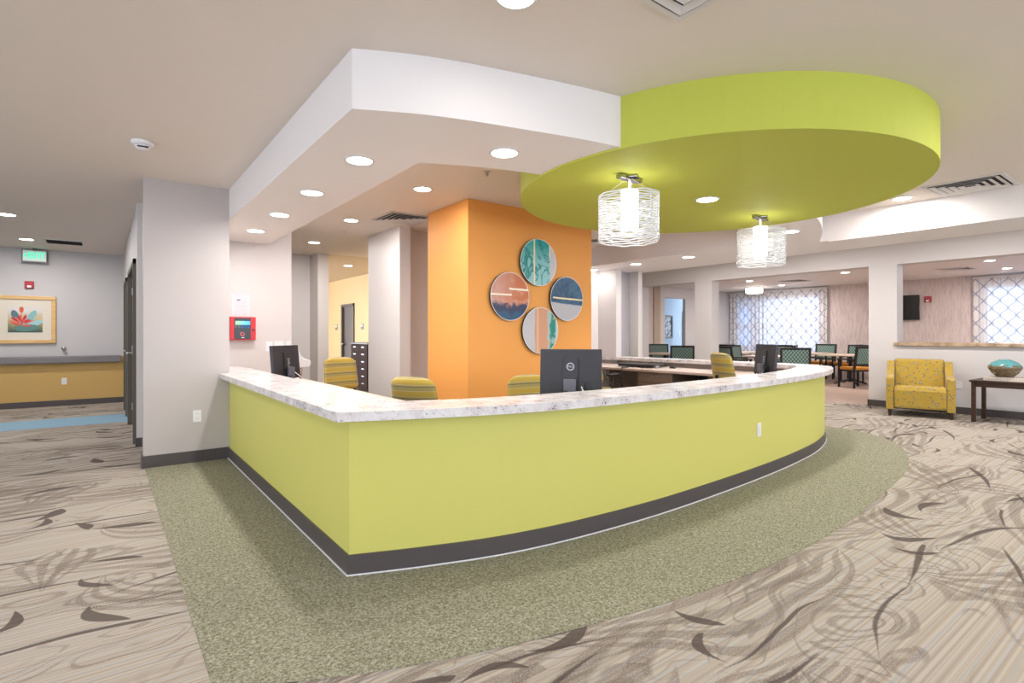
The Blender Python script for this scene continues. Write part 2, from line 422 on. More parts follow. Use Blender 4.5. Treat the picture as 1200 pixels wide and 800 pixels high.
ST(MB().box(7.15, 7.44, -6, 3.0, SZ - 0.014, SZ), 'trim_1', M_soff, 'shallow white lip along the soffit edge')
disc = [(4.06 + 1.56*math.cos(2*PI*k/96), 2.68 + 1.56*math.sin(2*PI*k/96)) for k in range(96)]
dm = MB().prism(disc, 2.398, CZ)
ST(dm, 'ceiling_disc', M_disc, 'round lime green ceiling disc above the counter')
# left block and corridor
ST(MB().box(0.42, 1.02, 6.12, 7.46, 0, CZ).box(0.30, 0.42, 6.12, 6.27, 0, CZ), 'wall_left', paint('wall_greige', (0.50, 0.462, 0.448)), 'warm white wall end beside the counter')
ST(MB().box(0.30, 0.42, 7.35, 7.50, 0, CZ).box(0.30, 0.42, 7.50, 11.45, 2.12, CZ).box(0.30, 0.42, 9.30, 10.15, 0, 2.12).box(0.30, 0.42, 11.15, 12.4, 0, CZ), 'wall_corridor', M_wall)
ST(MB().box(-6, 0.45, 12.40, 12.55, 0.86, CZ), 'wall_corridor_end', M_grey)
ST(MB().box(-6, 0.45, 12.40, 12.55, 0, 0.86), 'wall_corridor_dado', M_gold, 'ochre lower part of the corridor wall')
ST(MB().box(-6, 0.30, 12.385, 12.40, 0, 0.10), 'baseboard_corridor', M_base)
ST(MB().box(0.285, 1.02, 6.105, 6.12, 0, 0.115).box(0.285, 0.30, 6.12, 6.27, 0, 0.115), 'baseboard_left', M_base)
ST(MB().box(0.285, 0.42, 7.335, 7.35, 0, 0.10), 'baseboard_niche', M_base)
ST(MB().box(1.02, 1.98, 7.46, 7.60, 0, CZ), 'wall_panel', M_wall, 'warm white wall behind the fire alarm panel')
ST(MB().box(0.42, 3.09, 10.38, 10.50, 0, CZ), 'wall_back_hall', M_soff)
ST(MB().box(3.087, 3.28, 9.91, 10.50, 0, CZ), 'wall_pillar_hall', M_soff, 'white pilaster beside the yellow office')
ST(MB().box(3.20, 3.36, 6.77, 7.86, 0, CZ).box(3.36, 7.40, 7.0, 7.14, 0, CZ), 'wall_back', M_soff, 'white wall and pilaster behind the orange column')
ST(MB().box(5.10, 5.22, 7.14, 13.42, 0, CZ).box(5.10, 5.22, 14.33, 16.6, 0, CZ).box(5.10, 5.22, 13.42, 14.33, 2.05, CZ), 'wall_office', M_yell, 'yellow office wall')
ST(MB().box(3.0, 5.2, 16.5, 16.6, 0, CZ), 'wall_office_end', M_yell)
ST(MB().box(3.145, 5.018, 4.965, 5.87, 0, CZ), 'wall_column', M_orange, 'orange column wall in the middle of the reception')
# nib wall at the right end of the counter with grey inset
ST(MB().box(7.25, 7.38, 6.56, 7.14, 0, SZ).box(7.38, 7.95, 6.80, 7.14, 0, SZ).box(7.84, 7.95, 6.56, 6.80, 0, SZ), 'wall_nib', M_wall, 'white wall end with a recess')
ST(MB().box(7.385, 7.835, 6.765, 6.80, 0.0, SZ - 0.002), 'wall_inset', M_greypanel, 'grey panel set in the recess')
# right wall with openings
y0, y1, y2, y3, y4 = 3.441, 3.867, 6.964, 7.395, 8.926
rw = MB().box(XR, XRB, -6, 12.5, 2.45, 2.95)
rw.box(XR, XRB, y0, y1, 0, 2.45).box(XR, XRB, y2, y3, 0, 2.45).box(XR, XRB, y4, 12.5, 0, 2.45)
rw.box(XR, XRB, -3.0, y0, 0, 1.06).box(XR, XRB, -6, -3.0, 0, 2.45)
ST(rw, 'wall_right', M_wall, 'wall with wide openings to the dining room')
ST(MB().box(XR - 0.015, XR, -6, y1 + 0.012, 0, 0.11).box(XR - 0.015, XRB, y1, y1 + 0.012, 0, 0.11), 'baseboard_right', M_base)
ST(MB().box(XR - 0.05, XRB + 0.03, -3.0, y0 + 0.035, 1.06, 1.125), 'trim_2', M_gran2, 'tan granite ledge on the half wall', bevel=0.012)
# outer shell
def wall_y(y0_, y1_, xa, xb, zt, wins):
    mb = MB(); xs = [xa]
    for a, b, c, d in wins:
        mb.box(xs[-1], a, y0_, y1_, 0, zt).box(a, b, y0_, y1_, 0, c).box(a, b, y0_, y1_, d, zt); xs.append(b)
    return mb.box(xs[-1], xb, y0_, y1_, 0, zt)
RW = [(-0.6, 0.8, 0.3, 2.5), (1.8, 4.2, 0.3, 2.5), (5.2, 7.0, 0.3, 2.35), (8.4, 10.4, 0.3, 2.5)]  # unseen rear windows, added to bring daylight onto the front faces
ST(wall_y(-4.6, -4.45, -6, 19, 2.95, RW), 'wall_rear', M_wall)
for k, (a, b, c, d) in enumerate(RW):
    o = ST(MB().box(a, b, -4.55, -4.5, c, c+0.06).box(a, b, -4.55, -4.5, d-0.06, d).box(a, a+0.06, -4.55, -4.5, c, d).box(b-0.06, b, -4.55, -4.5, c, d).box((a+b)/2-0.03, (a+b)/2+0.03, -4.55, -4.5, c, d), 'window_%d' % (k+4), M_white, 'entrance glazing added unseen behind the viewer for daylight fill')
    for p, q in ((a+0.06, (a+b)/2-0.03), ((a+b)/2+0.03, b-0.06)): MB().box(p, q, -4.53, -4.525, c+0.06, d-0.06).build('pane', M_glass, o)
    l = bpy.data.lights.new('window_portal', 'AREA'); l.shape = 'RECTANGLE'; l.size = b-a; l.size_y = d-c; l.cycles.is_portal = True
    po = bpy.data.objects.new('window_portal', l); COL.objects.link(po); po.location = ((a+b)/2, -4.62, (c+d)/2); po.rotation_euler = (PI/2, 0, 0); po.parent = o
ST(MB().box(7.14, XRB, 12.5, 12.6, 0, 2.95), 'wall_lounge_end', M_wall)
def wall_with_windows(x0, x1, ya, yb, zt, wins):
    mb = MB(); ys = [ya]
    for a, b, c, d in sorted(wins):
        mb.box(x0, x1, ys[-1], a, 0, zt).box(x0, x1, a, b, 0, c).box(x0, x1, a, b, d, zt); ys.append(b)
    mb.box(x0, x1, ys[-1], yb, 0, zt); return mb
LW = [(-3.6, -1.2, 0.3, 2.5), (-0.4, 2.0, 0.3, 2.5), (2.8, 5.2, 0.3, 2.5)]  # unseen left windows, added to brighten the left-facing surfaces
ST(wall_with_windows(-6.12, -6, -6, 12.5, CZ, LW), 'wall_far_left', M_wall)
for k, (a, b, c, d) in enumerate(LW):
    o = ST(MB().box(-6.09, -6.04, a, b, c, c+0.06).box(-6.09, -6.04, a, b, d-0.06, d).box(-6.09, -6.04, a, a+0.06, c, d).box(-6.09, -6.04, b-0.06, b, c, d).box(-6.09, -6.04, (a+b)/2-0.03, (a+b)/2+0.03, c, d), 'window_%d' % (k+8), M_white, 'unseen side window added left of the viewer for daylight fill')
    for p, q in ((a+0.06, (a+b)/2-0.03), ((a+b)/2+0.03, b-0.06)): MB().box(-6.07, -6.065, p, q, c+0.06, d-0.06).build('pane', M_glass, o)
    l = bpy.data.lights.new('window_portal', 'AREA'); l.shape = 'RECTANGLE'; l.size = d-c; l.size_y = b-a; l.cycles.is_portal = True
    po = bpy.data.objects.new('window_portal', l); COL.objects.link(po); po.location = (-6.14, (a+b)/2, (c+d)/2); po.rotation_euler = (0, -PI/2, 0); po.parent = o
# dining room
win1 = (7.45, 10.15, 0.72, 2.44); win2 = (0.9, 3.66, 0.72, 2.44)
ST(wall_with_windows(XD, XD + 0.15, -6, 10.4, 2.70, [win1, win2]), 'wall_dining', M_wpap, 'blush wallpapered wall with two windows')
ST(MB().box(XRB, 13.66, 10.40, 10.55, 0, 2.70).box(13.66, 15.6, 10.40, 10.55, 2.38, 2.70).box(15.6, XD + 0.1, 10.40, 10.55, 0, 2.70), 'wall_dining_side', M_wall)
ST(MB().box(XRB, 13.02, 10.33, 10.40, 0, 2.70), 'wall_dining_panel', M_wpap)
ST(MB().box(13.02, 13.32, 10.30, 10.40, 0, 2.70), 'trim_3', paint('trim_tan', (0.46, 0.36, 0.28)), 'tan pilaster strip')
ST(MB().box(14.76, 15.6, 10.45, 10.55, 0, 2.38), 'wall_blue_jamb', M_wall)
ST(MB().box(11, 19.2, 11.9, 12.0, 0, 2.70), 'wall_blue', M_blue, 'wall tinted blue as by daylight in the room beyond the dining room')
ST(wall_with_windows(19.1, 19.2, 10.4, 12.0, 2.70, [(10.7, 11.7, 0.8, 2.3)]), 'wall_blue_end', M_blue)

def window(n, x, w4, lab, npane):
    a, b, c, d = w4
    fr = MB().box(x, x+0.08, a, b, c, c+0.05).box(x, x+0.08, a, b, d-0.05, d)
    fr.box(x, x+0.08, a, a+0.05, c, d).box(x, x+0.08, b-0.05, b, c, d)
    o = ST(fr, 'window_%d' % n, M_white, lab)
    for k in range(1, npane):
        y = a + (b-a)*k/npane; MB().box(x, x+0.07, y-0.03, y+0.03, c+0.05, d-0.05).build('mullion', M_white, o)
    zm = c + (d-c)*0.46; MB().box(x, x+0.06, a+0.05, b-0.05, zm-0.025, zm+0.025).build('meeting_rail', M_white, o)
    for k in range(npane):
        ya, yb = a+(b-a)*k/npane+0.03, a+(b-a)*(k+1)/npane-0.03
        for za, zb in ((c+0.05, zm-0.025), (zm+0.025, d-0.05)):
            MB().box(x+0.03, x+0.036, ya, yb, za, zb).build('pane', M_tint, o)
window(1, XD + 0.03, win1, 'wide dining room window behind a sheer curtain', 3)
window(2, XD + 0.03, win2, 'dining room window at the right behind a sheer curtain', 3)
window(3, 19.11, (10.7, 11.7, 0.8, 2.3), 'window of the blue room', 1)
def curtain(ya, yb, lab):
    n = int((yb-ya)*70)
    amp = lambda s: 0.028
    t = thing('curtain', lab, 'curtain', (XD - 0.10, (ya+yb)/2, 0), 0, 'sheer patterned curtains')
    hw = (yb-ya)/2
    MB().grid(n, 6, lambda u, v: (0.03*math.sin((u*2*hw)*2*PI/0.13)*(0.55+0.45*v) + 0.004*math.sin(u*91), -hw+u*2*hw, 0.04+v*2.58)).build('sheer_panel', M_curt, t, smooth=True)
    MB().box(-0.04, 0.04, -hw, hw, 2.62, 2.66).build('curtain_track', M_ventw, t)
curtain(7.22, 10.36, 'wide sheer curtain with ogee pattern over the long dining window')
curtain(0.6, 3.84, 'sheer ogee-patterned curtain above the tan ledge at the right')

# ------------------------------------------------------------------ downlights, vents, small ceiling things
def downlight(x, y, z, lab, watt=LAMP_W, r=0.082, col=LAMP_COL, group='recessed ceiling downlights'):
    t = thing('downlight', lab, 'light', (x, y, z), 0, group)
    MB().lathe([(r+0.016, 0), (r+0.016, -0.004), (r+0.010, -0.008), (r, -0.008), (r, -0.002), (r, 0)], 32).build('trim_ring', M_ventw, t, smooth=False)
    MB().lathe([(r-0.001, 0), (r-0.001, -0.006), (r*0.7, -0.0085), (0.002, -0.009)], 32).build('lens', M_lens, t)
    l = bpy.data.lights.new('downlight_lamp', 'AREA'); l.shape = 'DISK'; l.size = 2*r; l.energy = watt; l.color = col; l.spread = PI
    o = bpy.data.objects.new('downlight_lamp', l); COL.objects.link(o); o.parent = t; o.location = (0, 0, -0.016)
for x, y, z, lab in (
    (1.36, 3.49, SZ, 'downlight in the left soffit arm nearest the soffit corner'),
    (1.36, 4.52, SZ, 'second downlight from the soffit corner in the left arm'),
    (1.36, 5.53, SZ, 'third downlight from the soffit corner in the left arm'),
    (1.36, 6.55, SZ, 'downlight at the far end of the left soffit arm above the alarm panel'),
    (2.04, 2.79, SZ, 'downlight in the front soffit between its corner and the green disc'),
    (2.57, 4.91, CZ, 'ceiling downlight nearest the orange column'),
    (2.54, 6.81, CZ, 'ceiling downlight left of the square vent beside the white pilaster'),
    (2.68, 8.80, CZ, 'ceiling downlight in the hall before the yellow office'),
    (4.09, 2.68, 2.398, 'downlight in the centre of the lime green ceiling disc'),
    (6.98, 6.3, SZ, 'right soffit arm downlight hard against the orange column'),
    (6.965, 5.88, SZ, 'right soffit arm downlight above the grey inset panel'),
    (6.965, 4.88, SZ, 'right soffit arm downlight between the two pendants'),
    (6.165, 2.99, SZ, 'soffit downlight just behind the right pendant'),
    (1.43, 1.87, CZ, 'downlight at the top edge of the picture in front of the soffit'),
    (6.87, 2.14, CZ, 'ceiling downlight between the green disc and the right vent')):
    if lab.startswith('right soffit arm downlight hard'): y = 6.88
    downlight(x, y, z, lab, LAMP_W*(0.16 if y == 1.87 else 0.75 if x < 2.1 else 1.6 if y == 8.80 else 0.65 if x < 2.7 else 0.12 if y == 6.88 else 0.6 if x > 6.9 and y > 4 else 1.1))
for x, y, lab in ((-0.941, 9.01, 'corridor ceiling downlight at the left edge of the picture'), (-0.944, 11.16, 'corridor ceiling downlight above the exit sign')):
    downlight(x, y, CZ, lab, 18)
downlight(4.16, 11.32, CZ, 'warm downlight in the bounce-tinted ceiling of the yellow office', 30, col=(1.0, 0.80, 0.55))
for i, (x, y) in enumerate(((-0.94, 6.8), (-0.94, 4.4), (-1.2, 1.2), (0.6, -0.9), (3.6, -0.9), (6.6, -0.9), (4.6, 0.35), (-3.5, 3.5), (-3.5, -2.0), (1.5, -3.4), (5.2, -3.4))):
    downlight(x, y, CZ, 'lobby ceiling downlight outside the picture', LAMP_W*(0.7 if x < 0 else 1.0))
for y, lab in ((6.6, 0), (4.6, 0), (2.3, 0), (0.0, 0)):
    downlight(9.3, y, 2.86, 'lounge ceiling downlight hidden above the soffit', LAMP_W*2.3)
for x, y, lab in ((13.92, 7.84, 'dining downlight left of the drum ceiling light'), (15.88, 7.95, 'dining downlight right of the drum ceiling light'),
                  (13.80, 5.42, 'dining downlight near the pillar left of the television'), (13.83, 2.85, 'larger dining downlight above the right curtain'),
                  (15.73, 2.96, 'smaller dining downlight close to the right curtain')):
    downlight(x, y, 2.70, lab, 26, group='dining room downlights')

def vent(x, y, z, half, lab, rings=4, hy=None):
    t = thing('ceiling_vent', lab, 'vent', (x, y, z), 0, 'ceiling air vents')
    hy = hy or half
    sq = lambda a, b: [(-a,-b),(a,-b),(a,b),(-a,b)]
    MB().ribbon(sq(half, hy), sq(half-0.03, hy-0.03), -0.012, 0.0, True).build('frame', M_ventw, t)
    MB().box(-half+0.03, half-0.03, -hy+0.03, hy-0.03, -0.003, 0.0).build('duct_opening', M_dark, t)
    st = (min(half, hy) - 0.04) / (rings + 0.4)
    for k in range(rings):
        a = half - 0.045 - k*st; b = hy - 0.045 - k*st
        if min(a, b) < 0.03: break
        i = st*0.62
        P, Q = sq(a, b), sq(a-i, b-i)
        vs = [(p[0], p[1], -0.016) for p in P] + [(q[0], q[1], -0.004) for q in Q] + [(p[0], p[1], -0.019) for p in P] + [(q[0], q[1], -0.007) for q in Q]
        fs = []
        for j in range(4):
            m = (j+1) % 4
            fs += [(j, m, 4+m, 4+j), (8+m, 8+j, 12+j, 12+m), (j, 8+j, 8+m, m), (4+m, 12+m, 12+j, 4+j)]
        MB().add(vs, fs).build('louver', M_ventw, t)
vent(3.03, 6.30, CZ, 0.30, 'square ceiling vent above the white pilaster beside the orange column')
vent(6.81, 1.555, CZ, 0.31, 'square louvered ceiling vent at the right beside the soffit face')
vent(1.845, 1.257, CZ, 0.30, 'ceiling vent cut by the top edge of the picture')
vent(6.2, 6.0, CZ, 0.20, 'ceiling vent just right of the orange column top')
vent(14.89, 7.11, 2.70, 0.30, 'dining room ceiling vent in front of the long curtain')
vent(15.03, 3.68, 2.70, 0.30, 'dining room ceiling vent above the television')
t = thing('ceiling_vent', 'dark slot vent in the corridor ceiling right of the exit sign', 'vent', (-0.49, 11.15, CZ), 0, 'ceiling air vents')
MB().ribbon([(-.25,-.24),(.25,-.24),(.25,.24),(-.25,.24)], [(-.22,-.21),(.22,-.21),(.22,.21),(-.22,.21)], -0.012, 0, True).build('frame', M_ventw, t)
MB().box(-.22, .22, -.21, .21, -0.003, 0).build('duct_opening', M_dark, t)
for k in range(9):
    y = -0.19 + k*0.0475; MB().box(-.22, .22, y-0.004, y+0.004, -0.014, -0.003).build('louver', M_dark, t)
t = thing('smoke_detector', 'round white smoke detector on the ceiling left of the soffit', 'detector', (0.239, 5.0, CZ))
MB().lathe([(0.075, 0), (0.078, -0.012), (0.07, -0.025), (0.05, -0.032)], 28).build('base', M_white, t, smooth=True)
MB().lathe([(0.048, -0.030), (0.045, -0.050), (0.03, -0.058), (0.005, -0.060)], 24).build('sensor_head', M_white, t, smooth=True)
MB().box(-0.035, 0.035, -0.046, -0.040, -0.052, -0.042).build('sensor_slot', M_dark, t)
for x, y, lab in ((2.77, 4.05, 'tiny sprinkler head below the ceiling left of the orange column'), (2.75, 7.6, 'tiny sprinkler head in the hall ceiling')):
    t = thing('sprinkler', lab, 'sprinkler', (x, y, CZ), 0, 'sprinkler heads')
    MB().lathe([(0.035, 0), (0.035, -0.004), (0.014, -0.008), (0.010, -0.035)], 16).build('body', M_steel, t)
    MB().lathe([(0.016, -0.038), (0.016, -0.040), (0.002, -0.042)], 12).build('deflector', M_steel, t)
t = thing('smoke_detector', 'dark red ceiling strobe beside the white pilaster in the yellow office', 'detector', (4.35, 10.2, CZ))
MB().box(-0.11, 0.11, -0.06, 0.06, -0.05, 0).build('housing', M_dred, t, bevel=0.01)
MB().box(-0.04, 0.04, -0.03, 0.03, -0.07, -0.05).build('strobe_lens', M_white, t)

# pendants
def pendant(x, y, lab, ph):
    t = thing('pendant_lamp', lab, 'lamp', (x, y, 2.398), 0, 'pendant lamps under the green disc')
    c = MB().box(-0.12, 0.12, -0.026, 0.026, -0.034, -0.006).xf(rot(0.05)).build('canopy_bar', M_chrome, t, bevel=0.004)
    MB().box(-0.05, 0.05, -0.06, 0.06, -0.016, 0.0).xf(rot(0.6)).build('canopy_plate', M_chrome, t, bevel=0.003)
    MB().tube([(0,0,-0.03), (0,0,-0.09)], 0.010, 12).build('stem', M_white, t)
    for k in range(3):
        a = ph + k*2*PI/3; MB().tube([(0.02*math.cos(a), 0.02*math.sin(a), -0.02), (0.20*math.cos(a), 0.20*math.sin(a), -0.15)], 0.0012, 5).build('cable', M_steel, t)
    sh = MB(); N = 72
    R = lambda a: 0.212*(1 + 0.045*math.cos(3*(a-ph)))
    for k in range(21):
        z = -0.145 - k*0.0163
        pa = [(R(2*PI*i/N)*math.cos(2*PI*i/N), R(2*PI*i/N)*math.sin(2*PI*i/N), z + 0.003*math.sin(2*PI*i/N*9 + k*1.7)) for i in range(N)]
        sh.tube(pa, 0.0052, 6, True)
    sh.build('wire_shade', M_acryl, t, smooth=True)
    for k in range(6):
        a = ph + k*PI/3
        r = R(a) - 0.006
        MB().tube([(r*math.cos(a), r*math.sin(a), -0.14), (r*math.cos(a), r*math.sin(a), -0.475)], 0.004, 6).build('rib', M_acryl, t)
    MB().lathe([(0.002, -0.10), (0.063, -0.105), (0.063, -0.385), (0.058, -0.39), (0.002, -0.39)], 28).build('lamp_glass', M_pend, t, smooth=False)
pendant(3.047, 2.63, 'left pendant lamp with clear ringed drum shade, nearer the orange column', 0.4)
pendant(5.089, 2.755, 'right pendant lamp with clear ringed drum shade, before the right soffit', 1.3)
t = thing('drum_light', 'small drum ceiling light in front of the long dining curtain', 'light', (15.9, 8.80, 2.70))
MB().lathe([(0.26, 0), (0.26, -0.03), (0.24, -0.03)], 32).build('rim', M_steel, t)
MB().lathe([(0.24, -0.02), (0.24, -0.17), (0.22, -0.185), (0.01, -0.19)], 32).build('shade', glow('drum_shade', (1.0, 0.93, 0.82), 3.0), t)

# ------------------------------------------------------------------ reception counter
cpts = spline([(1.02, 2.76), (1.40, 2.62), (1.87, 2.49), (2.49, 2.42), (3.37, 2.41), (4.74, 2.495), (5.87, 2.64), (6.59, 2.82), (7.02, 3.00), (7.26, 3.19), (7.38, 3.50), (7.41, 4.0), (7.42, 5.0), (7.42, 6.55)], 7)
cpath = [(1.02, 6.115)] + cpts
CT = 0.86
desk = thing('reception_counter', 'long curved reception counter clad in lime green', 'counter', (0, 0, 0))
MB().ribbon(cpath, offset(cpath, 0.06), 0.0, CT - 0.051).build('front_cladding', M_green, desk)
MB().ribbon(offset(cpath, 0.0602), offset(cpath, 0.11), 0.0, CT - 0.051).build('inner_lining', M_lwood, desk)
ob = offset(cpath, -0.012)
MB().ribbon([(1.008, 6.105)] + ob[1:], [(1.02, 6.105)] + cpath[1:], 0.0, 0.108).build('base_strip', M_base, desk)
MB().ribbon([(1.002, 6.105)] + offset(cpath, -0.018)[1:], [(1.02, 6.105)] + cpath[1:], 0.003, 0.009).build('floor_bead', M_white, desk)
MB().box(1.024, 1.13, 6.125, 7.45, 0, CT - 0.051).build('end_wall', M_wall, desk)
g_o = offset(cpath, -0.085); g_i = offset(cpath, 0.30)
def trim_left(P, xm):
    k = next(i for i, p in enumerate(P) if p[0] > xm and i > 1)
    a, b = P[k-1], P[k]; f = (xm - a[0]) / (b[0] - a[0]) if b[0] != a[0] else 0
    q = (xm, a[1] + f*(b[1] - a[1])); return [q]*(k-1) + P[k:]
gi = [(1.36, 7.45), (1.36, 6.118), (1.36, 6.117)] + trim_left(g_i, 1.36) + [(7.12, 6.553), (7.12, 6.99)]
go = [(1.025, 7.45), (1.025, 6.118), (g_o[0][0], 6.117)] + g_o[1:] + [(7.243, 6.553), (7.243, 6.99)]
tag(MB().ribbon(go, gi, CT - 0.05, CT).build('granite_countertop', M_gran, bevel=0.006), 'speckled white granite countertop curving along the reception counter', 'countertop')
wi = [(1.86, 7.45), (1.86, 3.75)] + spline([(1.86, 3.75), (2.05, 3.45), (2.5, 3.27), (3.4, 3.2), (4.7, 3.22), (5.5, 3.28), (6.1, 3.48), (6.30, 4.0), (6.30, 5.2), (6.30, 6.98)], 5)[1:]
wo = offset(cpath, 0.115); tl = trim_left(wo, 1.135); wo = [(1.135, 7.45)] + [p for i, p in enumerate(tl) if i == 0 or p != tl[i-1]] + [(7.24, 6.56), (7.24, 6.98)]
WZ = 0.74
wt = tag(MB().prism(wo + wi[::-1], WZ - 0.03, WZ).build('worktop', M_lwood), 'pale laminate worktop inside the reception counter', 'worktop')
# pedestals below the right worktop
def pedestal(yc, wd, lab, x0=6.36, z0=0.05, drawers=2, ztop=WZ-0.035):
    t = thing('drawer_pedestal', lab, 'cabinet', (x0, yc, 0), 0, 'drawer units under the right worktop')
    MB().box(0.02, 0.60, -wd/2, wd/2, z0, ztop).build('body', M_gwood, t)
    h = (ztop - z0 - 0.01) / drawers
    for k in range(drawers):
        z = z0 + 0.005 + k*h
        d = MB().box(0.0, 0.02, -wd/2+0.004, wd/2-0.004, z+0.003, z+h-0.003).build('drawer', M_gwood, t, bevel=0.002)
        MB().tube([(0.0, -0.06, z+h-0.06), (-0.025, -0.055, z+h-0.06), (-0.025, 0.055, z+h-0.06), (0.0, 0.06, z+h-0.06)], 0.006, 8).build('handle', M_steel, d)
    return t
pedestal(5.02, 0.62, 'greige two-drawer pedestal below the right worktop by the black tablet arm')
pedestal(3.98, 0.36, 'shallow greige drawer hung below the right worktop beside the knee space', z0=0.58, drawers=1)
tag(MB().box(6.95, 7.26, 4.18, 4.69, 0.02, 0.70).build('modesty_panel', M_black), 'dark panel at the back of the knee space under the right worktop', 'panel')
tag(MB().box(7.0, 7.2, 5.40, 6.5, 0.0, 0.70).build('modesty_panel', M_gwood), 'beige panel under the right worktop behind the task chair', 'panel')
# flat black device and mouse on right worktop
t = thing('flat_monitor', 'black monitor lying flat on the right worktop', 'monitor', (6.80, 5.62, WZ), math.radians(8))
MB().box(-0.19, 0.19, -0.32, 0.32, 0.014, 0.052).build('screen_shell', M_black, t, bevel=0.005)
MB().box(-0.05, 0.05, -0.05, 0.05, 0.0, 0.012).build('rest_block', M_black, t)
MB().box(-0.15, -0.05, -0.34, -0.28, 0.0, 0.035).build('side_port_block', M_silver, t, bevel=0.003)
t = tag(MB().lathe([(0.002, 0.034), (0.018, 0.031), (0.030, 0.018), (0.033, 0.006), (0.033, 0.0)][::-1], 20).build('computer_mouse', M_black, smooth=True), 'small black mouse beside the flat monitor on the worktop', 'mouse')
t.location = (6.88, 5.10, WZ); t.scale = (1.0, 1.7, 1.0)
t = thing('cable', 'black cable hanging from the right worktop edge beside the drawer pedestal', 'cable', (0, 0, 0))
MB().tube([(6.50, 5.62, WZ+0.014), (6.32, 5.60, WZ+0.014), (6.270, 5.59, WZ-0.02), (6.27, 5.56, 0.5), (6.30, 5.53, 0.25), (6.33, 5.50, 0.02)], 0.012, 8).build('cord', M_black, t)
t = thing('cable', 'thin grey cable looping below the right worktop behind the chair arm', 'cable', (0, 0, 0))
MB().tube([(6.285, 5.95, WZ-0.04), (6.27, 5.88, 0.60), (6.30, 5.78, 0.45), (6.36, 5.72, 0.25), (6.40, 5.70, 0.02)], 0.008, 8).build('cord', M_rail, t)

# wall switch plate on the counter front and outlets
def plate(loc, rz, lab, kind='outlet', wd=0.072, h=0.115):
    t = thing('wall_plate', lab, 'outlet' if kind == 'outlet' else 'switch', loc, rz, 'white wall plates')
    MB().box(-wd/2, wd/2, -0.006, 0, -h/2, h/2).build('cover', M_white, t, bevel=0.002)
    if kind == 'outlet':
        for z in (-0.026, 0.026):
            s = MB().box(-0.016, 0.016, -0.008, -0.006, z-0.014, z+0.014).build('socket', M_white, t, bevel=0.002)
            for xx in (-0.006, 0.006): MB().box(xx-0.0012, xx+0.0012, -0.0085, -0.008, z-0.004, z+0.006).build('slot', M_dark, s)
    else:
        for k in range(max(1, round(wd/0.05))):
            n = max(1, round(wd/0.05)); cx = (k-(n-1)/2)*0.046
            MB().box(cx-0.016, cx+0.016, -0.010, -0.006, -0.033, 0.033).build('rocker', M_white, t, bevel=0.002)
def counter_at(x):
    for i in range(len(cpts)-1):
        if cpts[i][0] <= x <= cpts[i+1][0]:
            f = (x-cpts[i][0])/(cpts[i+1][0]-cpts[i][0]); y = cpts[i][1]+f*(cpts[i+1][1]-cpts[i][1])
            return y, math.atan2(cpts[i+1][1]-cpts[i][1], cpts[i+1][0]-cpts[i][0])
yy, aa = counter_at(4.55)
plate((4.55, yy - 0.001, 0.425), aa, 'white blank plate low on the curved green counter front', 'switch', 0.07)
plate((0.737, 6.119, 0.45), 0, 'white outlet low on the wall left of the counter')
plate((-0.55, 12.399, 0.43), 0, 'white outlet on the ochre dado of the corridor')
plate((1.705, 7.459, 1.10), 0, 'tall white switch plate left of the left monitor', 'switch', 0.085, 0.125)
plate((1.825, 7.459, 1.122), 0, 'wide white switch plate just above the left monitor', 'switch', 0.115, 0.085)
plate((1.945, 7.459, 1.115), 0, 'white switch plate right of the left monitor', 'switch', 0.07, 0.10)
plate((XR - 0.001, 2.61, 0.454), -PI/2, 'white outlet between armchair and side table', 'outlet', 0.11, 0.115)

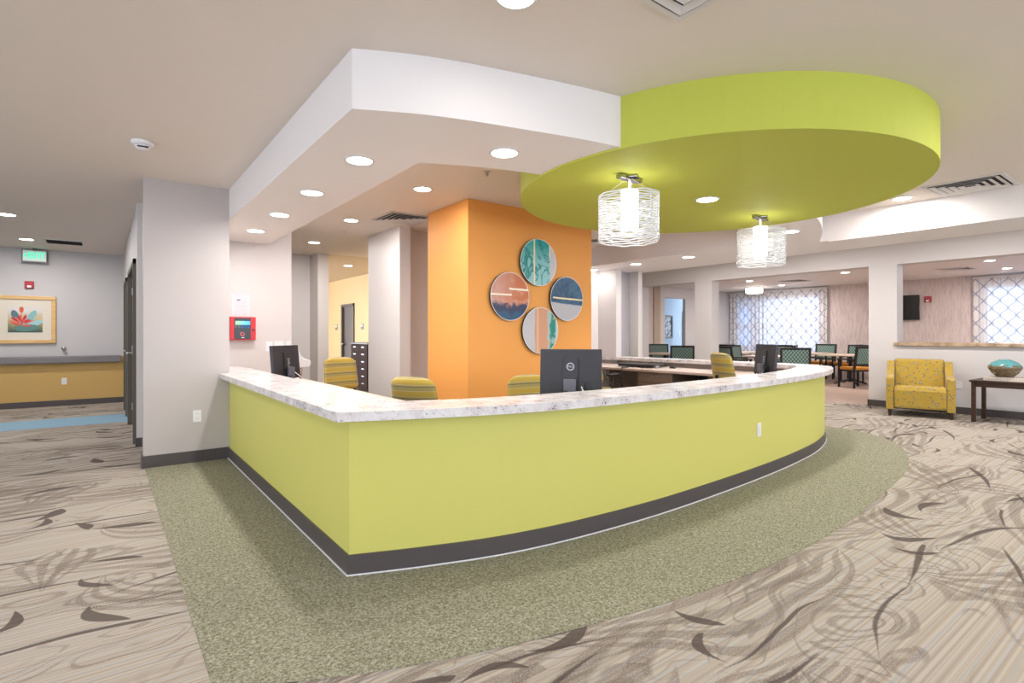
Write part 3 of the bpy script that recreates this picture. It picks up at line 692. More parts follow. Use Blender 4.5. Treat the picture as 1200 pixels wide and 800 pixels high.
# ------------------------------------------------------------------ monitors
def monitor(name, loc, rz, lab, W=0.49, H=0.365, low=0.03, logo='ring', stand=True):
    """+y is the back side facing the visitors before rotation is applied"""
    t = thing(name, lab, 'monitor', loc, rz, 'monitors at the reception counter')
    tilt = tr(0, 0, low) @ rot(x=math.radians(5))
    s = MB().box(-W/2, W/2, -0.028, 0.010, 0, H).xf(tilt).build('shell', M_mon, t, bevel=0.006)
    MB().box(-W/2+0.01, W/2-0.01, -0.031, -0.028, 0.015, H-0.01).xf(tilt).build('screen', M_slate, t)
    MB().box(-W*0.36, W*0.36, 0.010, 0.012, H-0.026, H-0.018).xf(tilt).build('vent_slot', M_mon2, s)
    MB().box(-0.06, 0.06, 0.008, 0.022, 0.11, 0.29).xf(tilt).build('hinge_cover', M_mon2, t, bevel=0.003)
    MB().box(-0.17, -0.055, 0.008, 0.0125, 0.0, 0.11).xf(tilt).build('port_bay', M_mon2, t)
    MB().box(0.055, 0.17, 0.008, 0.0125, 0.0, 0.11).xf(tilt).build('port_bay', M_mon2, t)
    if logo == 'ring':
        m = tilt @ tr(0, 0.0225, 0.225) @ rot(x=-PI/2) @ Matrix.Rotation(PI, 4, 'Z')
        lg = MB().ribbon([(0.031*math.cos(2*PI*k/32), 0.031*math.sin(2*PI*k/32)) for k in range(32)], [(0.024*math.cos(2*PI*k/32), 0.024*math.sin(2*PI*k/32)) for k in range(32)], 0, 0.002, True).xf(m).build('logo_ring', M_silver, t)
        text_mesh('logo_letters', 'DELL', 0.0185, M_silver, t, m @ tr(0, 0, 0.0012), 0.001, squeeze=0.95)
    else:
        m = tilt @ tr(-0.01, 0.0235, 0.17) @ rot(x=-PI/2) @ Matrix.Rotation(PI, 4, 'Z') @ Matrix.Rotation(-PI/2, 4, 'Z')
        text_mesh('logo_letters', 'DELL', 0.05, M_silver, t, m, 0.001)
    MB().box(-0.05, 0.05, 0.030, 0.060, 0.012, 0.16).build('stand_neck', M_neck, t, bevel=0.006)
    MB().box(-0.12, 0.12, -0.11, 0.09, 0.0, 0.012).build('stand_foot', M_mon2, t, bevel=0.004)
    for k, (a, b) in enumerate(((-0.10, -0.13), (0.03, 0.07))):
        MB().tube([(a, 0.02, low+0.10), (a-0.01, 0.06, low+0.03), (b, 0.075, low+0.04), (b*1.2, 0.06, 0.02)], 0.007, 7).build('cable', M_black, t)
    MB().tube([(-0.09, 0.03, low+0.07), (-0.11, 0.075, low+0.03), (-0.14, 0.10, 0.02)], 0.0045, 6).build('cable', M_white, t)
def face_cam(x, y, extra=0.0):           # local +y towards the camera
    return math.atan2(-y, -x) - PI/2 + extra
monitor('computer_monitor', (2.97, 3.17, WZ), face_cam(2.97, 3.17, math.radians(-6)), 'charcoal monitor seen from behind in front of the orange column')
monitor('computer_monitor', (1.60, 6.18, WZ), face_cam(1.60, 6.18, math.radians(58)), 'dark monitor on the left worktop below the red alarm panel', logo='side')
monitor('computer_monitor', (6.36, 3.40, WZ), face_cam(6.36, 3.40, math.radians(-64)), 'grey monitor at the right end of the counter, turned sideways', logo='side')

# ------------------------------------------------------------------ task chairs
def task_chair(loc, rz, top, lab, recline=8, arms=False):
    t = thing('task_chair', lab, 'chair', loc, rz, 'striped task chairs behind the counter')
    up = top - 0.94; sz = 0.47 + up
    # star base
    MB().lathe([(0.03, 0.06), (0.045, 0.08), (0.045, 0.13), (0.03, 0.15)], 16).build('base_hub', M_black, t)
    for k in range(5):
        a = k*2*PI/5 + 0.3
        lg = MB().tube([(0.03*math.cos(a), 0.03*math.sin(a), 0.11), (0.30*math.cos(a), 0.30*math.sin(a), 0.075)], [0.022, 0.015], 8).build('base_leg', M_black, t)
        MB().lathe([(0.026, -0.012), (0.028, 0), (0.026, 0.012)], 14).xf(tr(0.30*math.cos(a), 0.30*math.sin(a), 0.028) @ rot(a, x=PI/2)).build('caster', M_black, lg)
    MB().lathe([(0.026, 0.14), (0.026, sz-0.12), (0.018, sz-0.12), (0.018, sz-0.06)], 14).build('gas_column', M_steel, t)
    MB().box(-0.12, 0.12, -0.10, 0.10, sz-0.085, sz-0.05).build('seat_plate', M_black, t, bevel=0.01)
    def seat(u, v):
        x = (u-0.5)*0.49; y = (v-0.5)*0.47
        e = max(abs(u-0.5), abs(v-0.5))*2
        return (x, y, sz - 0.02*max(0, e-0.7)/0.3 - (0.03*max(0, v-0.8)/0.2))
    s = MB()
    N = 10
    tp = [[seat(i/N, j/N) for i in range(N+1)] for j in range(N+1)]
    vs = [p for r in tp for p in r] + [(p[0]*0.96, p[1]*0.96, sz-0.055) for r in tp for p in r]
    L = (N+1)**2; fs = []
    for j in range(N):
        for i in range(N):
            q = (j*(N+1)+i, j*(N+1)+i+1, (j+1)*(N+1)+i+1, (j+1)*(N+1)+i); fs.append(q); fs.append(tuple(L+k for k in q[::-1]))
    ed = [j*(N+1) for j in range(N, 0, -1)] + [i for i in range(N)] + [j*(N+1)+N for j in range(N)] + [N*(N+1)+i for i in range(N, 0, -1)]
    for k in range(len(ed)):
        a, b = ed[k], ed[(k+1) % len(ed)]; fs.append((a, L+a, L+b, b))
    s.add(vs, fs).build('seat', M_stripe, t, smooth=True)
    # back: rounded slab, curved round the sitter and tapering to the top; chair faces +y
    b = MB(); NU, NV = 16, 14; z0, z1 = sz + 0.09, top
    def bk(u, v, side):
        z = z0 + (z1-z0)*v
        wd = 0.252*(1 - 0.09*v)
        # round the corners
        rc = 0.30
        if v > 1-rc*0.5: wd *= 1 - 0.16*((v-(1-rc*0.5))/(rc*0.5))**2.5
        if v < 0.15: wd *= 1 - 0.12*((0.15-v)/0.15)**2
        x = (2*u-1)*wd
        bow = 0.055*(2*u-1)**2
        th = 0.030*(1-abs(2*u-1)**6)*(1 - (2*v-1)**14)
        zc = z - 0.026*(2*u-1)**4*v
        y = -0.22 + bow - (z-sz)*math.tan(math.radians(recline)) + side*th
        return (x, y, zc)
    for side in (1, -1):
        b.grid(NU, NV, lambda u, v: bk(u if side < 0 else 1-u, v, side))
    ob_ = b.build('backrest', M_stripe, t, smooth=True)
    wl = ob_.modifiers.new('weld', 'WELD'); wl.merge_threshold = 0.0015
    MB().tube([(0, -0.08, sz-0.07), (0, -0.26, sz-0.05), (0, -0.285, sz+0.05), (0, -0.30, sz+0.2)], 0.020, 8).build('back_post', M_black, t)
    az = min(sz + 0.19, 0.675)
    for sg in (-1, 1) if arms else ():
        ar = MB().tube([(sg*0.16, -0.02, sz-0.065), (sg*0.27, -0.02, sz-0.06), (sg*0.285, -0.01, sz+0.02), (sg*0.275, 0.04, az)], [0.016, 0.016, 0.018, 0.018], 8).build('arm_post', M_black, t)
        MB().box(sg*0.275-0.04, sg*0.275+0.04, -0.10, 0.15, az, az+0.025).build('arm_pad', M_black, ar, bevel=0.01)
task_chair((2.30, 6.12, 0), math.radians(200), 0.985, 'striped gold task chair nearest the yellow office doorway', 6)
task_chair((2.39, 4.46, 0), math.radians(-60), 0.885, 'low striped gold task chair turned beside the orange column corner', 12)
task_chair((3.127, 3.70, 0), math.radians(172), 0.875, 'striped gold task chair left of the central monitor')
task_chair((5.93, 5.76, 0), math.radians(-80), 0.93, 'gold task chair half hidden by the central monitor, black armrest showing', arms=True)
task_chair((6.09, 3.55, 0), math.radians(-118), 1.04, 'striped gold task chair seen from the side near the right monitor', 10)

# ------------------------------------------------------------------ round artworks on the orange column
def art_mat(name, build):
    g = G(name); x, y, z = g.sep(g.pos()); n = g.noise(g.pos(), 7, 4, 0.6, 1.0); n2 = g.noise(g.pos(), 3.2, 3, 0.5, 1.5)
    return g.fin(build(g, x, z, n, n2), 0.35)
GOLD = (0.85, 0.70, 0.42)
def bar(g, v, c, h): return 1.0 - g.sstep(g.m('ABSOLUTE', v - c), h*0.6, h)
def art_top(g, x, z, n, n2):
    c = g.mix(g.sstep(z + n*0.3, 0.05, 0.42), (0.27, 0.58, 0.60), (0.02, 0.36, 0.34))
    c = g.mix(g.sstep(n2, 0.50, 0.54)*(1.0-g.sstep(n2, 0.54, 0.6)), c, (0.01, 0.24, 0.23))
    c = g.mix(g.sstep(x + (n-0.5)*0.03, 0.155, 0.175), c, (0.56, 0.55, 0.58))
    c = g.mix(bar(g, x + (n-0.5)*0.01, -0.07, 0.014), c, GOLD)
    return g.mix(bar(g, x, 0.165, 0.009)*g.sstep(z, 0.05, 0.08), c, GOLD)
def art_left(g, x, z, n, n2):
    c = g.mix(g.sstep(x + n*0.3, -0.05, 0.3), (0.62, 0.30, 0.22), (0.58, 0.17, 0.06))
    c = g.mix(g.sstep(n2, 0.45, 0.7)*0.5, c, (0.75, 0.48, 0.40))
    c = g.mix(g.sstep(z + (n-0.5)*0.30, -0.06, -0.115), c, (0.035, 0.045, 0.10))
    c = g.mix(g.sstep(z + (n2-0.5)*0.25, -0.15, -0.20), c, (0.02, 0.09, 0.18))
    c = g.mix(bar(g, z + (n-0.5)*0.012, 0.018, 0.012)*g.sstep(x, 0.03, 0.01), c, (0.95, 0.85, 0.68))
    return g.mix(bar(g, z + (n-0.5)*0.02, 0.085, 0.014)*g.sstep(x, -0.03, 0.0), c, (0.95, 0.85, 0.68))
def art_right(g, x, z, n, n2):
    c = g.mix(g.sstep(n, 0.35, 0.65), (0.016, 0.065, 0.14), (0.05, 0.14, 0.24))
    c = g.mix(g.sstep(z + (n-0.5)*0.04 + x*0.06, -0.055, -0.075), c, (0.50, 0.49, 0.52))
    return g.mix(bar(g, z + (n-0.5)*0.012 + x*0.03, 0.0, 0.012)*g.sstep(x, -0.24, -0.22), c, GOLD)
def art_bottom(g, x, z, n, n2):
    c = g.mix(g.sstep(x + (n-0.5)*0.06, -0.10, -0.085), (0.56, 0.54, 0.56), (0.66, 0.33, 0.20))
    c = g.mix(bar(g, x + (n-0.5)*0.01, -0.05, 0.020)*0.8, c, (0.74, 0.50, 0.30))
    c = g.mix(g.sstep(x + (n-0.5)*0.12, 0.10, 0.115), c, (0.40, 0.52, 0.47))
    c = g.mix(g.sstep(x + (n2-0.5)*0.10, 0.135, 0.15)*g.sstep(n, 0.35, 0.5), c, (0.02, 0.26, 0.22))
    return g.mix(g.sstep(x, 0.225, 0.235), c, (0.55, 0.58, 0.57))
for x, z, r, fn, lab in ((4.10, 2.10, 0.275, art_top, 'round teal watercolour panel, topmost of four on the orange column'),
                   (3.68, 1.683, 0.272, art_left, 'round coral and navy panel, leftmost of four on the orange column'),
                   (4.55, 1.69, 0.268, art_right, 'round navy and grey panel, rightmost of four on the orange column'),
                   (4.13, 1.30, 0.272, art_bottom, 'round coral and teal striped panel, lowest of four on the orange column')):
    t = thing('round_artwork', lab, 'artwork', (x, 4.965, z), 0, 'round abstract panels')
    m = rot(x=PI/2)
    MB().lathe([(r-0.10, 0.0), (r-0.10, 0.02)], 32).xf(m).build('standoff', M_black, t)
    MB().lathe([(r, 0.02), (r, 0.0475)], 64).xf(m).build('rim', M_mon2, t)
    MB().lathe([(r+0.0015, 0.0476), (r+0.0015, 0.0495), (r-0.005, 0.0495), (r-0.005, 0.0476)], 64).xf(m).build('edge_line', M_white, t)
    MB().lathe([(r-0.004, 0.0478), (r-0.004, 0.0492)], 64).xf(m).build('painted_face', art_mat('art_' + fn.__name__, fn), t)

# ------------------------------------------------------------------ fire alarm panel, notices, dispenser
t = thing('fire_alarm_panel', 'red fire alarm control panel on the wall left of the counter', 'alarm panel', (1.385, 7.46, 1.327))
MB().box(-0.145, 0.145, -0.085, 0, -0.143, 0.143).build('cabinet', M_red, t, bevel=0.005)
d = MB().box(-0.10, 0.085, -0.092, -0.085, -0.13, 0.13).build('door_window', M_slate, t, bevel=0.002)
g = G('lcd_screen'); x, y, z = g.sep(g.pos()); n = g.noise(g.com(x*3, 0.0, z), 90, 1)
c = g.mix(g.sstep(x, -0.09, 0.07), (0.20, 0.45, 0.20), (0.03, 0.30, 0.55)); c = g.mix(g.sstep(n, 0.52, 0.6), c, (0.02, 0.05, 0.10))
M_lcd = g.fin(c, 0.3); g.put(g.b.inputs['Emission Color'], c); g.b.inputs['Emission Strength'].default_value = 1.0
MB().box(-0.09, 0.078, -0.094, -0.092, 0.045, 0.092).build('display', M_lcd, d)
M_bkey = plain('key_blue', (0.01, 0.12, 0.36), 0.4); M_gkey = plain('key_grey', (0.10, 0.11, 0.13), 0.4)
for k in range(5):
    xx = -0.083 + k*0.036
    for zz in (0.030, 0.012): MB().box(xx-0.014, xx+0.014, -0.0945, -0.092, zz-0.007, zz+0.007).build('key', M_bkey if k > 1 else M_gkey, d)
MB().ribbon([(0.026*math.cos(2*PI*k/20), 0.026*math.sin(2*PI*k/20)) for k in range(20)], [(0.015*math.cos(2*PI*k/20), 0.015*math.sin(2*PI*k/20)) for k in range(20)], 0, 0.004, True).xf(tr(-0.01, -0.092, -0.07) @ rot(x=PI/2)).build('button_ring', plain('ring_pink', (0.65, 0.12, 0.12), 0.4), d)
MB().box(-0.02, 0.01, -0.0935, -0.092, -0.118, -0.110).build('maker_mark', M_white, d)
MB().lathe([(0.013, 0), (0.013, 0.006), (0.004, 0.008)], 16).xf(tr(0.113, -0.085, -0.015) @ rot(x=PI/2)).build('key_lock', M_black, t)
g = G('printed_sheet'); x, y, z = g.sep(g.pos())
rows = g.m('GREATER_THAN', g.m('FRACT', z/0.014), 0.55); words_ = g.sstep(g.noise(g.com(x, 0.0, g.m('FLOOR', z/0.014)*3.1), 60, 1), 0.45, 0.5)
edge = g.m('LESS_THAN', g.m('ABSOLUTE', x), 0.075)
M_paper = g.fin(g.mix(rows*words_*edge*0.45, (0.66, 0.66, 0.70), (0.20, 0.22, 0.30)), 0.7)
for z, lab in ((1.682, 'upper white printed notice taped above the red alarm panel'), (1.545, 'lower white printed notice just above the red alarm panel')):
    t = thing('notice_sheet', lab, 'paper', (1.373, 7.459, z), 0, 'paper notices')
    MB().box(-0.095, 0.095, -0.0015, 0, -0.068, 0.070).build('sheet', M_paper, t)
    if z > 1.6: MB().box(-0.045, -0.005, -0.002, -0.0015, -0.006, 0.006).build('stamp', M_dark, t)
    for sx in (-1, 1): MB().box(sx*0.098-0.012, sx*0.098+0.012, -0.0024, -0.0004, 0.045, 0.062).build('tape', M_white, t)
t = thing('sanitizer_stand', 'white curved dispenser on a slim tan post behind the left monitor', 'dispenser', (2.07, 7.36, 0))
pr = [(-0.08, 0.30), (-0.05, 0.28), (-0.03, 0.20), (0.0, 0.14), (0.05, 0.11), (0.10, 0.10), (0.115, 0.08), (0.11, 0.03), (0.09, 0.0), (-0.08, 0.0)]
MB().prism(pr, -0.06, 0.06).xf(tr(0, 0, 0.82) @ rot(x=PI/2)).build('dispenser_body', M_white, t, bevel=0.008)
MB().tube([(0.0, 0, 0.02), (0.0, 0, 0.83)], 0.022, 12).build('post', M_tablew, t)
MB().lathe([(0.14, 0), (0.14, 0.015), (0.03, 0.025)], 24).build('foot', M_tablew, t)

# ------------------------------------------------------------------ corridor things
t = thing('exit_sign', 'lit green EXIT sign with left arrow at the corridor end', 'sign', (-0.935, 12.30, 2.59))
MB().box(-0.165, 0.165, -0.025, 0.025, -0.115, 0.10).build('housing', M_rail, t, bevel=0.004)
MB().box(-0.15, 0.15, -0.029, -0.025, -0.09, 0.09).build('face', glow('exit_face', (0.62, 0.72, 0.66), 0.06), t)
M_ex = glow('exit_green', (0.01, 0.62, 0.30), 1.1)
me_ = rot(x=PI/2)
text_mesh('letters', 'EXIT', 0.155, M_ex, t, tr(0.025, -0.030, 0.0) @ me_, 0.001, squeeze=0.72)
MB().prism([(-0.145, 0), (-0.105, 0.042), (-0.105, 0.020), (-0.122, 0.0), (-0.105, -0.020), (-0.105, -0.042)], 0, 0.002).xf(tr(0, -0.029, 0) @ me_).build('arrow', M_ex, t)
MB().box(-0.03, 0.03, -0.02, 0.02, 0.10, 0.131).build('ceiling_mount', M_rail, t)
def strobe(loc, rz, lab, wd=0.12, h=0.125):
    t = thing('fire_strobe', lab, 'strobe', loc, rz, 'red fire strobes')
    MB().box(-wd/2, wd/2, -0.045, 0, -h/2, h/2).build('housing', M_dred, t, bevel=0.008)
    MB().box(-wd*0.22, wd*0.22, -0.065, -0.045, -h*0.36, -h*0.08).build('lens', M_white, t, bevel=0.006)
    MB().box(-wd*0.3, wd*0.3, -0.047, -0.045, h*0.1, h*0.3).build('grille', M_red, t)
strobe((-1.01, 12.40, 2.10), 0, 'red fire strobe above the flower painting in the corridor')
strobe((XD, 4.78, 2.17), -PI/2, 'red fire strobe right of the wall television', 0.15, 0.16)
t = thing('framed_painting', 'flower painting in a wide pale wood frame on the corridor wall', 'painting', (-1.06, 12.40, 1.505))
W2, H2 = 0.40, 0.405
for (x0, x1, z0, z1) in ((-W2, W2, H2-0.06, H2), (-W2, W2, -H2, -H2+0.06), (-W2, -W2+0.06, -H2+0.06, H2-0.06), (W2-0.06, W2, -H2+0.06, H2-0.06)):
    MB().box(x0, x1, -0.045, 0, z0, z1).build('frame_rail', M_frame, t, bevel=0.008)
MB().box(-W2+0.05, W2-0.05, -0.02, -0.005, -H2+0.05, H2-0.05).build('mat_board', plain('mat_cream', (0.72, 0.66, 0.55), 0.8), t)
g = G('flower_print'); x, y, z = g.sep(g.pos()); n = g.noise(g.pos(), 14, 3, 0.6, 1.0)
c = g.ramp(z/0.44 + 0.5 + (n-0.5)*0.4, [(0.05, (0.06, 0.10, 0.08)), (0.3, (0.28, 0.27, 0.14)), (0.55, (0.55, 0.44, 0.22)), (0.85, (0.66, 0.62, 0.60))])
def ellip(cx, cz, a, b, th):
    ca, sa = math.cos(th), math.sin(th); dx = x-cx; dz = z-cz
    u = (dx*ca + dz*sa)/a; v = (dz*ca - dx*sa)/b
    return 1.0 - g.sstep(u*u + v*v + (n-0.5)*0.6, 0.75, 1.0)
for (cx, cz, a, b, th, col) in ((0.06, 0.02, 0.17, 0.055, 1.1, (0.22, 0.45, 0.45)), (0.13, -0.06, 0.12, 0.045, 0.5, (0.34, 0.55, 0.58)), (0.02, -0.14, 0.16, 0.06, 0.1, (0.10, 0.22, 0.20)), (-0.13, 0.07, 0.05, 0.10, 0.3, (0.10, 0.16, 0.20)), (-0.05, 0.17, 0.030, 0.06, 0.0, (0.62, 0.10, 0.04))):
    c = g.mix(ellip(cx, cz, a, b, th), c, col)
for k in range(14):
    th = 0.25 + k*0.2; rr = 0.085 if k % 2 else 0.06
    c = g.mix(ellip(-0.055 + rr*math.cos(th*1.15-0.3)*1.2, -0.05 + rr*math.sin(th*1.15-0.3)*1.1 - (0.05 if k % 3 == 0 else 0), 0.060, 0.017, th*1.15-0.3), c, ((0.62, 0.07, 0.06), (0.70, 0.16, 0.10), (0.45, 0.03, 0.05))[k % 3])
MB().box(-0.222, 0.222, -0.0225, -0.020, -0.217, 0.217).build('print', g.fin(c, 0.7), t)
t = thing('door_stop', 'small round chrome knob on the corridor wall above the handrail', 'knob', (-0.553, 12.40, 1.01))
MB().lathe([(0.035, 0), (0.035, 0.01), (0.02, 0.015), (0.02, 0.04), (0.032, 0.05), (0.030, 0.065), (0.005, 0.07)], 18).xf(rot(x=PI/2)).build('knob', M_steel, t, smooth=True)
t = thing('handrail', 'long grey handrail along the corridor end wall', 'handrail', (0, 12.40, 0.81))
MB().box(-5.8, 0.265, -0.10, -0.045, -0.065, 0.065).build('rail', M_rail, t, bevel=0.02)
for x in (-4.5, -2.8, -1.2, 0.1): MB().box(x-0.03, x+0.03, -0.05, 0, -0.03, 0.03).build('bracket', M_rail, t)
def corridor_door(n, ya, yb, lab, openang, handle):
    o = struct(MB().box(0.27, 0.44, ya, ya+0.06, 0, 2.12).box(0.27, 0.44, yb-0.06, yb, 0, 2.12).box(0.27, 0.44, ya, yb, 2.06, 2.12).build('door_%d' % n, M_doorf), lab)
    MB().box(0.33, 0.375, ya+0.06, yb-0.06, 0.01, 2.06).build('leaf', M_doorg, o)
    hy = ya + 0.14 if handle else yb - 0.14
    MB().lathe([(0.03, 0), (0.03, 0.012)], 16).xf(tr(0.33, hy, 1.0) @ rot(y=-PI/2)).build('rosette', M_steel, o)
    MB().tube([(0.33, hy, 1.0), (0.26, hy, 1.0), (0.255, hy + (0.11 if handle else -0.11), 1.0)], 0.011, 8).build('lever', M_steel, o)
    for z in (0.25, 1.05, 1.85): MB().box(0.318, 0.332, yb-0.075, yb-0.05, z-0.05, z+0.05).build('hinge', M_steel, o)
corridor_door(1, 7.55, 9.30, 'wide dark taupe door in the corridor wall', 0, False)
corridor_door(2, 10.15, 11.15, 'far dark taupe door in the corridor wall', 0, True)

# ------------------------------------------------------------------ yellow office things
o = struct(MB().box(5.07, 5.23, 13.42, 13.49, 0, 2.05).box(5.07, 5.23, 14.26, 14.33, 0, 2.05).box(5.07, 5.23, 13.42, 14.33, 1.99, 2.05).build('door_3', M_doorg), 'dark taupe door in the yellow office wall')
MB().box(5.13, 5.17, 13.49, 14.26, 0.01, 1.99).build('leaf', M_doorg, o)
MB().lathe([(0.028, 0), (0.028, 0.012), (0.013, 0.02), (0.013, 0.04), (0.036, 0.055), (0.036, 0.085), (0.01, 0.095)], 18).xf(tr(5.13, 14.17, 1.0) @ rot(y=-PI/2)).build('knob', M_chrome, o, smooth=True)
t = thing('drawer_cart', 'dark espresso cabinet with many small drawers beside the office door', 'cabinet', (4.80, 11.55, 0))
MB().box(-0.30, 0.28, -0.48, 0.48, 0.06, 1.04).build('body', M_cartw, t)
MB().box(-0.32, 0.29, -0.50, 0.50, 1.04, 1.075).build('top', M_black, t, bevel=0.005)
for sx in (-0.25, 0.23):
    for sy in (-0.42, 0.42): MB().tube([(sx, sy, 0.0), (sx, sy, 0.06)], 0.03, 10).build('caster', M_black, t)
for c_ in range(2):
    for k in range(6):
        z = 0.09 + k*0.157; ya, yb = (-0.47, -0.005) if c_ == 0 else (0.005, 0.47)
        d = MB().box(-0.315, -0.30, ya, yb, z, z+0.148).build('drawer', M_cartw, t, bevel=0.003)
        MB().box(-0.325, -0.315, (ya+yb)/2-0.06, (ya+yb)/2+0.06, z+0.095, z+0.112).build('pull', M_steel, d)
for sgn, x0, x1 in ((0, -0.28, 0.26),):
    for k in range(6):
        z = 0.09 + k*0.157
        d = MB().box(x0, x1, -0.492, -0.48, z, z+0.148).build('side_drawer', M_cartw, t, bevel=0.003)
        MB().box(-0.06, 0.06, -0.502, -0.492, z+0.095, z+0.112).build('pull', M_steel, d)
for y, lab in ((14.75, 'small grey room sign left of the office door'), (12.9, 'small grey wall sign right of the office door')):
    t = thing('wall_sign', lab, 'sign', (5.10, y, 1.45), -PI/2, 'small office wall signs')
    MB().box(-0.08, 0.08, -0.012, 0, -0.07, 0.07).build('sign_plate', M_rail, t); MB().box(-0.06, 0.06, -0.016, -0.012, 0.0, 0.05).build('insert', M_white, t)

# ------------------------------------------------------------------ lounge: armchair, side table, vase, books
t = thing('armchair', 'mustard armchair with grey flecks against the half wall', 'armchair', (10.17, 2.94, 0), math.radians(-90 + 17))
# local: faces -y, x is the sitter's width
AW, AD = 0.42, 0.38
for sx in (-1, 1):
    pf = [(-AD, 0.10), (AD, 0.10), (AD+0.05, 0.82), (AD-0.06, 0.83), (AD-0.20, 0.70), (AD-0.33, 0.615), (-AD+0.02, 0.60), (-AD, 0.58)]
    mb = MB().prism(pf, sx*(AW-0.05)-0.05, sx*(AW-0.05)+0.05)
    mb.v = [(z_, x_, y_) for x_, y_, z_ in mb.v]
    mb.f = [q for q in mb.f]
    mb.build('arm', M_fleck, t, bevel=0.018, seg=3)
mb = MB().prism([(-AD-0.01, 0.13), (AD-0.12, 0.13), (AD-0.12, 0.42), (-AD+0.06, 0.475), (-AD-0.005, 0.455), (-AD-0.03, 0.40)], -(AW-0.103), AW-0.103)
mb.v = [(z_, x_, y_) for x_, y_, z_ in mb.v]; mb.build('seat_cushion', M_fleck, t, bevel=0.03, seg=3)
mb = MB().prism([(AD-0.22, 0.40), (AD-0.02, 0.38), (AD+0.06, 0.84), (AD+0.0, 0.865), (AD-0.08, 0.845)], -(AW-0.103), AW-0.103)
mb.v = [(z_, x_, y_) for x_, y_, z_ in mb.v]; mb.build('back_cushion', M_fleck, t, bevel=0.03, seg=3)
MB().box(-AW+0.08, AW-0.08, AD-0.10, AD+0.03, 0.12, 0.5).build('back_panel', M_fleck, t, bevel=0.02)
for sx in (-1, 1):
    for sy in (-1, 1):
        MB().add([(sx*(AW-0.05)+a*0.028, sy*(AD-0.045)+b*0.028, 0.12) for a, b in ((-1,-1),(1,-1),(1,1),(-1,1))] + [(sx*(AW-0.05)+a*0.019, sy*(AD-0.045)+b*0.019, 0.0) for a, b in ((-1,-1),(1,-1),(1,1),(-1,1))],
                 [(0,1,2,3),(7,6,5,4),(0,4,5,1),(1,5,6,2),(2,6,7,3),(3,7,4,0)]).build('leg', M_dwood, t)
t = thing('side_table', 'dark wood side table right of the mustard armchair', 'table', (10.24, 1.62, 0))
MB().box(-0.31, 0.31, -0.66, 0.66, 0.575, 0.60).build('tabletop', M_dwood, t, bevel=0.004)
for sx in (-1, 1):
    for sy in (-1, 1): MB().box(sx*0.265-0.024, sx*0.265+0.024, sy*0.615-0.024, sy*0.615+0.024, 0, 0.575).build('leg', M_dwood, t, bevel=0.003)
for sx in (-1, 1): MB().box(sx*0.262-0.01, sx*0.262+0.01, -0.59, 0.59, 0.505, 0.575).build('apron', M_dwood, t)
for sy in (-1, 1): MB().box(-0.24, 0.24, sy*0.612-0.01, sy*0.612+0.01, 0.505, 0.575).build('apron', M_dwood, t)
g = G('book_cover'); x, y, z = g.sep(g.pos())
M_book = g.fin(g.mix(g.m('GREATER_THAN', g.m('SINE', y*190), 0.3)*0.35, (0.70, 0.64, 0.58), (0.45, 0.33, 0.26)), 0.6)
for z, rz, lab, hw in ((0.60, -8, 'lower cream patterned book under the vase', 0.27), (0.627, -6, 'upper cream book directly under the vase', 0.26)):
    t = thing('book', lab, 'book', (10.17, 1.86, z), math.radians(rz), 'books on the side table')
    MB().box(-0.14, 0.14, -hw, hw, 0.0, 0.004).box(-0.14, 0.14, -hw, hw, 0.023, 0.027).box(-0.143, -0.138, -hw, hw, 0.0, 0.027).build('cover', M_book, t)
    MB().box(-0.138, 0.134, -hw+0.005, hw-0.005, 0.004, 0.023).build('pages', M_white, t)
g = G('vase_glaze'); x, y, z = g.sep(g.pos()); n = g.noise(g.pos(), 30, 3); st = g.noise(g.com(x*0.2, y*0.2, z), 130, 2)
c = g.mix(g.sstep(st, 0.4, 0.6), (0.12, 0.085, 0.045), (0.24, 0.18, 0.10)); c = g.mix(g.sstep(z + (n-0.5)*0.13, 0.150, 0.170), c, (0.10, 0.31, 0.32))
M_vase = g.fin(c, 0.18)
t = thing('vase', 'squat round vase with turquoise glazed shoulder on books', 'vase', (10.15, 1.93, 0.654))
MB().lathe([(0.085, 0.0), (0.10, 0.008), (0.145, 0.055), (0.182, 0.115), (0.188, 0.14), (0.178, 0.168), (0.14, 0.205), (0.10, 0.226), (0.072, 0.237), (0.060, 0.238), (0.055, 0.22), (0.05, 0.12)], 40).build('body', M_vase, t, smooth=True)
MB().tube([(0.064*math.cos(2*PI*k/28), 0.064*math.sin(2*PI*k/28), 0.238) for k in range(28)], 0.007, 8, True).build('rim', M_vase, t, smooth=True)

# ------------------------------------------------------------------ dining room furniture
t = thing('television', 'black wall television above the half wall ledge', 'television', (XD - 0.008, 5.53, 1.97), -PI/2)
MB().box(-0.58, 0.58, -0.09, -0.05, -0.33, 0.33).build('screen_body', M_black, t, bevel=0.004); MB().box(-0.565, 0.565, -0.092, -0.09, -0.315, 0.315).build('screen', M_slate, t)
MB().box(-0.15, 0.15, -0.05, 0, -0.12, 0.12).build('wall_bracket', M_black, t)
def dining_table(x, y, lab, s=0.53, rz=0):
    t = thing('dining_table', lab, 'table', (x, y, 0.002), rz, 'dining tables')
    MB().box(-s, s, -s, s, 0.715, 0.75).build('tabletop', M_tablew, t, bevel=0.006)
    MB().box(-0.2, 0.2, -0.2, 0.2, 0.70, 0.715).build('top_plate', M_black, t)
    MB().lathe([(0.045, 0.06), (0.045, 0.70)], 16).build('pedestal', M_black, t)
    for k in range(4):
        a = k*PI/2 + PI/4
        MB().tube([(r*math.cos(a), r*math.sin(a), z) for r, z in ((0.03, 0.12), (0.14, 0.10), (0.30, 0.045), (0.38, 0.02))], [0.026, 0.026, 0.022, 0.018], 8).build('foot', M_black, t)
    return t
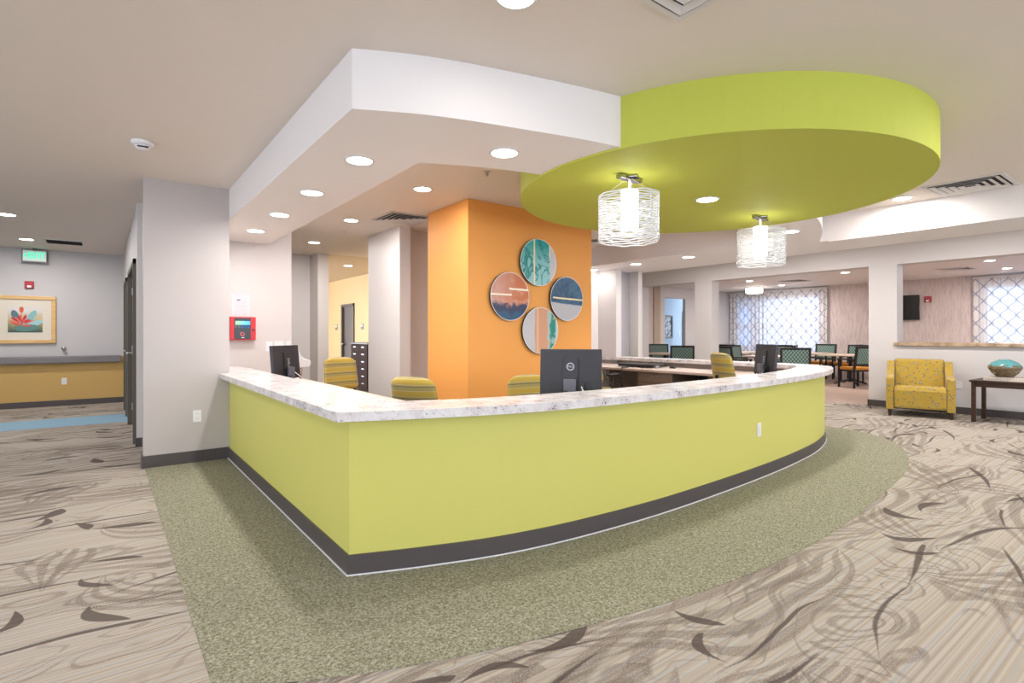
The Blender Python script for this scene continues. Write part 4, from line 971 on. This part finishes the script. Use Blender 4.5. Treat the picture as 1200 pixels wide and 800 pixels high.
def dining_chair(lab):
    t = thing('dining_chair', lab, 'chair', (0, 0, 0.002), 0, 'teal-backed dining chairs')
    # faces +x; back at -x
    MB().box(-0.24, 0.25, -0.25, 0.25, 0.42, 0.49).build('seat', M_seat, t, bevel=0.02)
    MB().box(-0.24, 0.24, -0.245, 0.245, 0.385, 0.42).build('seat_frame', M_cframe, t)
    tb = tr(-0.25, 0, 0.45) @ rot(y=math.radians(-9))
    for sy in (-1, 1): MB().box(-0.02, 0.02, sy*0.265-0.022, sy*0.265+0.022, 0.0, 0.53).xf(tb).build('back_stile', M_cframe, t)
    for z in (0.10, 0.51): MB().box(-0.02, 0.02, -0.25, 0.25, z-0.022, z+0.022).xf(tb).build('back_rail', M_cframe, t)
    MB().box(-0.024, 0.022, -0.243, 0.243, 0.122, 0.488).xf(tb).build('back_panel', M_teal, t, bevel=0.008)
    for sx, sy in ((-1,-1),(-1,1),(1,-1),(1,1)): MB().box(sx*0.235-0.018, sx*0.235+0.018, sy*0.255-0.018, sy*0.255+0.018, 0, 0.46 if sx < 0 else 0.66).build('leg', M_cframe, t)
    for sy in (-1, 1): MB().box(-0.27, 0.27, sy*0.265-0.024, sy*0.265+0.024, 0.655, 0.685).build('armrest', M_cframe, t, bevel=0.006)
    return t
proto = None
def place_chair(x, y, deg, lab):
    global proto
    if proto is None: proto = c = dining_chair(lab)
    else: c = copy_tree(proto)
    c['label'] = lab; c.location = (x, y, 0.002); c.rotation_euler = (0, 0, math.radians(deg))
dining_table(15.0, 5.78, 'dining table in the wide opening with amber-seated chairs before the wallpaper')
dining_table(12.75, 6.55, 'dining table behind the right monitor')
dining_table(14.9, 8.85, 'dining table by the long curtain at the left of the opening')
dining_table(12.15, 9.25, 'dining table seen through the narrow left opening')
dining_table(15.6, 7.15, 'dining table in front of the long window, behind the others')
place_chair(11.78, 5.62, 28, 'large teal-backed dining chair standing right above the counter end')
place_chair(14.2, 5.35, 62, 'dining chair with amber seat nearest the pillar by the wood floor')
place_chair(15.1, 4.95, 95, 'dining chair half behind the pillar at the wide opening')
place_chair(14.45, 6.5, -70, 'dining chair left of the table before the wallpaper, amber seat showing')
place_chair(15.75, 5.95, 182, 'dining chair on the far side of the table before the wallpaper')
place_chair(12.05, 7.15, -20, 'dining chair directly left of the right monitor')
place_chair(13.45, 6.85, 185, 'dining chair directly right of the right monitor, behind')
place_chair(13.0, 7.45, -95, 'dining chair behind the table left of the right monitor')
place_chair(14.1, 8.55, 10, 'dining chair nearest the left pillar of the wide opening')
place_chair(15.1, 9.65, -90, 'dining chair in the far corner by the dark picture')
place_chair(14.8, 8.1, 85, 'dining chair on the near side of the table by the long curtain')
place_chair(16.42, 7.1, 178, 'dining chair backed against the long window, blue in its light')
place_chair(14.85, 7.3, 5, 'dining chair turned away in front of the long window')
place_chair(16.55, 6.5, 92, 'dining chair behind the large chair, toward the window end')
place_chair(11.72, 8.42, 40, 'nearer dining chair in the narrow left opening')
place_chair(12.7, 9.85, 225, 'farther dining chair in the narrow left opening, behind the table')
# pictures, blue door
def dark_picture(x, y, z, w_, h_, lab, inner):
    t = thing('framed_picture', lab, 'picture', (x, y, z), 0, 'dark framed pictures')
    for (x0, x1, z0, z1) in ((-w_, w_, h_-0.05, h_), (-w_, w_, -h_, -h_+0.05), (-w_, -w_+0.05, -h_+0.05, h_-0.05), (w_-0.05, w_, -h_+0.05, h_-0.05)):
        MB().box(x0, x1, -0.04, 0, z0, z1).build('frame_rail', M_black, t)
    MB().box(-w_+0.045, w_-0.045, -0.012, -0.002, -h_+0.045, h_-0.045).build('print', inner, t)
g = G('sea_print'); n = g.noise(g.pos(), 6, 3)
dark_picture(15.9, 10.40, 1.5, 0.50, 0.50, 'dark framed picture on the dining side wall by the curtain', g.fin(g.ramp(n, [(0.4, (0.05, 0.10, 0.20)), (0.6, (0.5, 0.6, 0.7))]), 0.4))
g = G('mono_print'); n = g.noise(g.pos(), 9, 3)
dark_picture(15.75, 11.90, 1.52, 0.28, 0.40, 'dark framed picture on the blue-tinted wall', g.fin(g.ramp(n, [(0.45, (0.02, 0.03, 0.05)), (0.55, (0.4, 0.5, 0.55))]), 0.4))
o = struct(MB().box(16.63, 16.70, 11.86, 11.90, 0, 2.08).box(17.5, 17.57, 11.86, 11.90, 0, 2.08).box(16.63, 17.57, 11.86, 11.90, 2.02, 2.08).build('door_4', M_bluedoor), 'blue door on the blue-tinted wall')
MB().box(16.70, 17.5, 11.875, 11.90, 0, 2.02).build('leaf', M_bluedoor, o)
plate((16.45, 11.899, 1.3), 0, 'small switch plate beside the blue door', 'switch', 0.07)
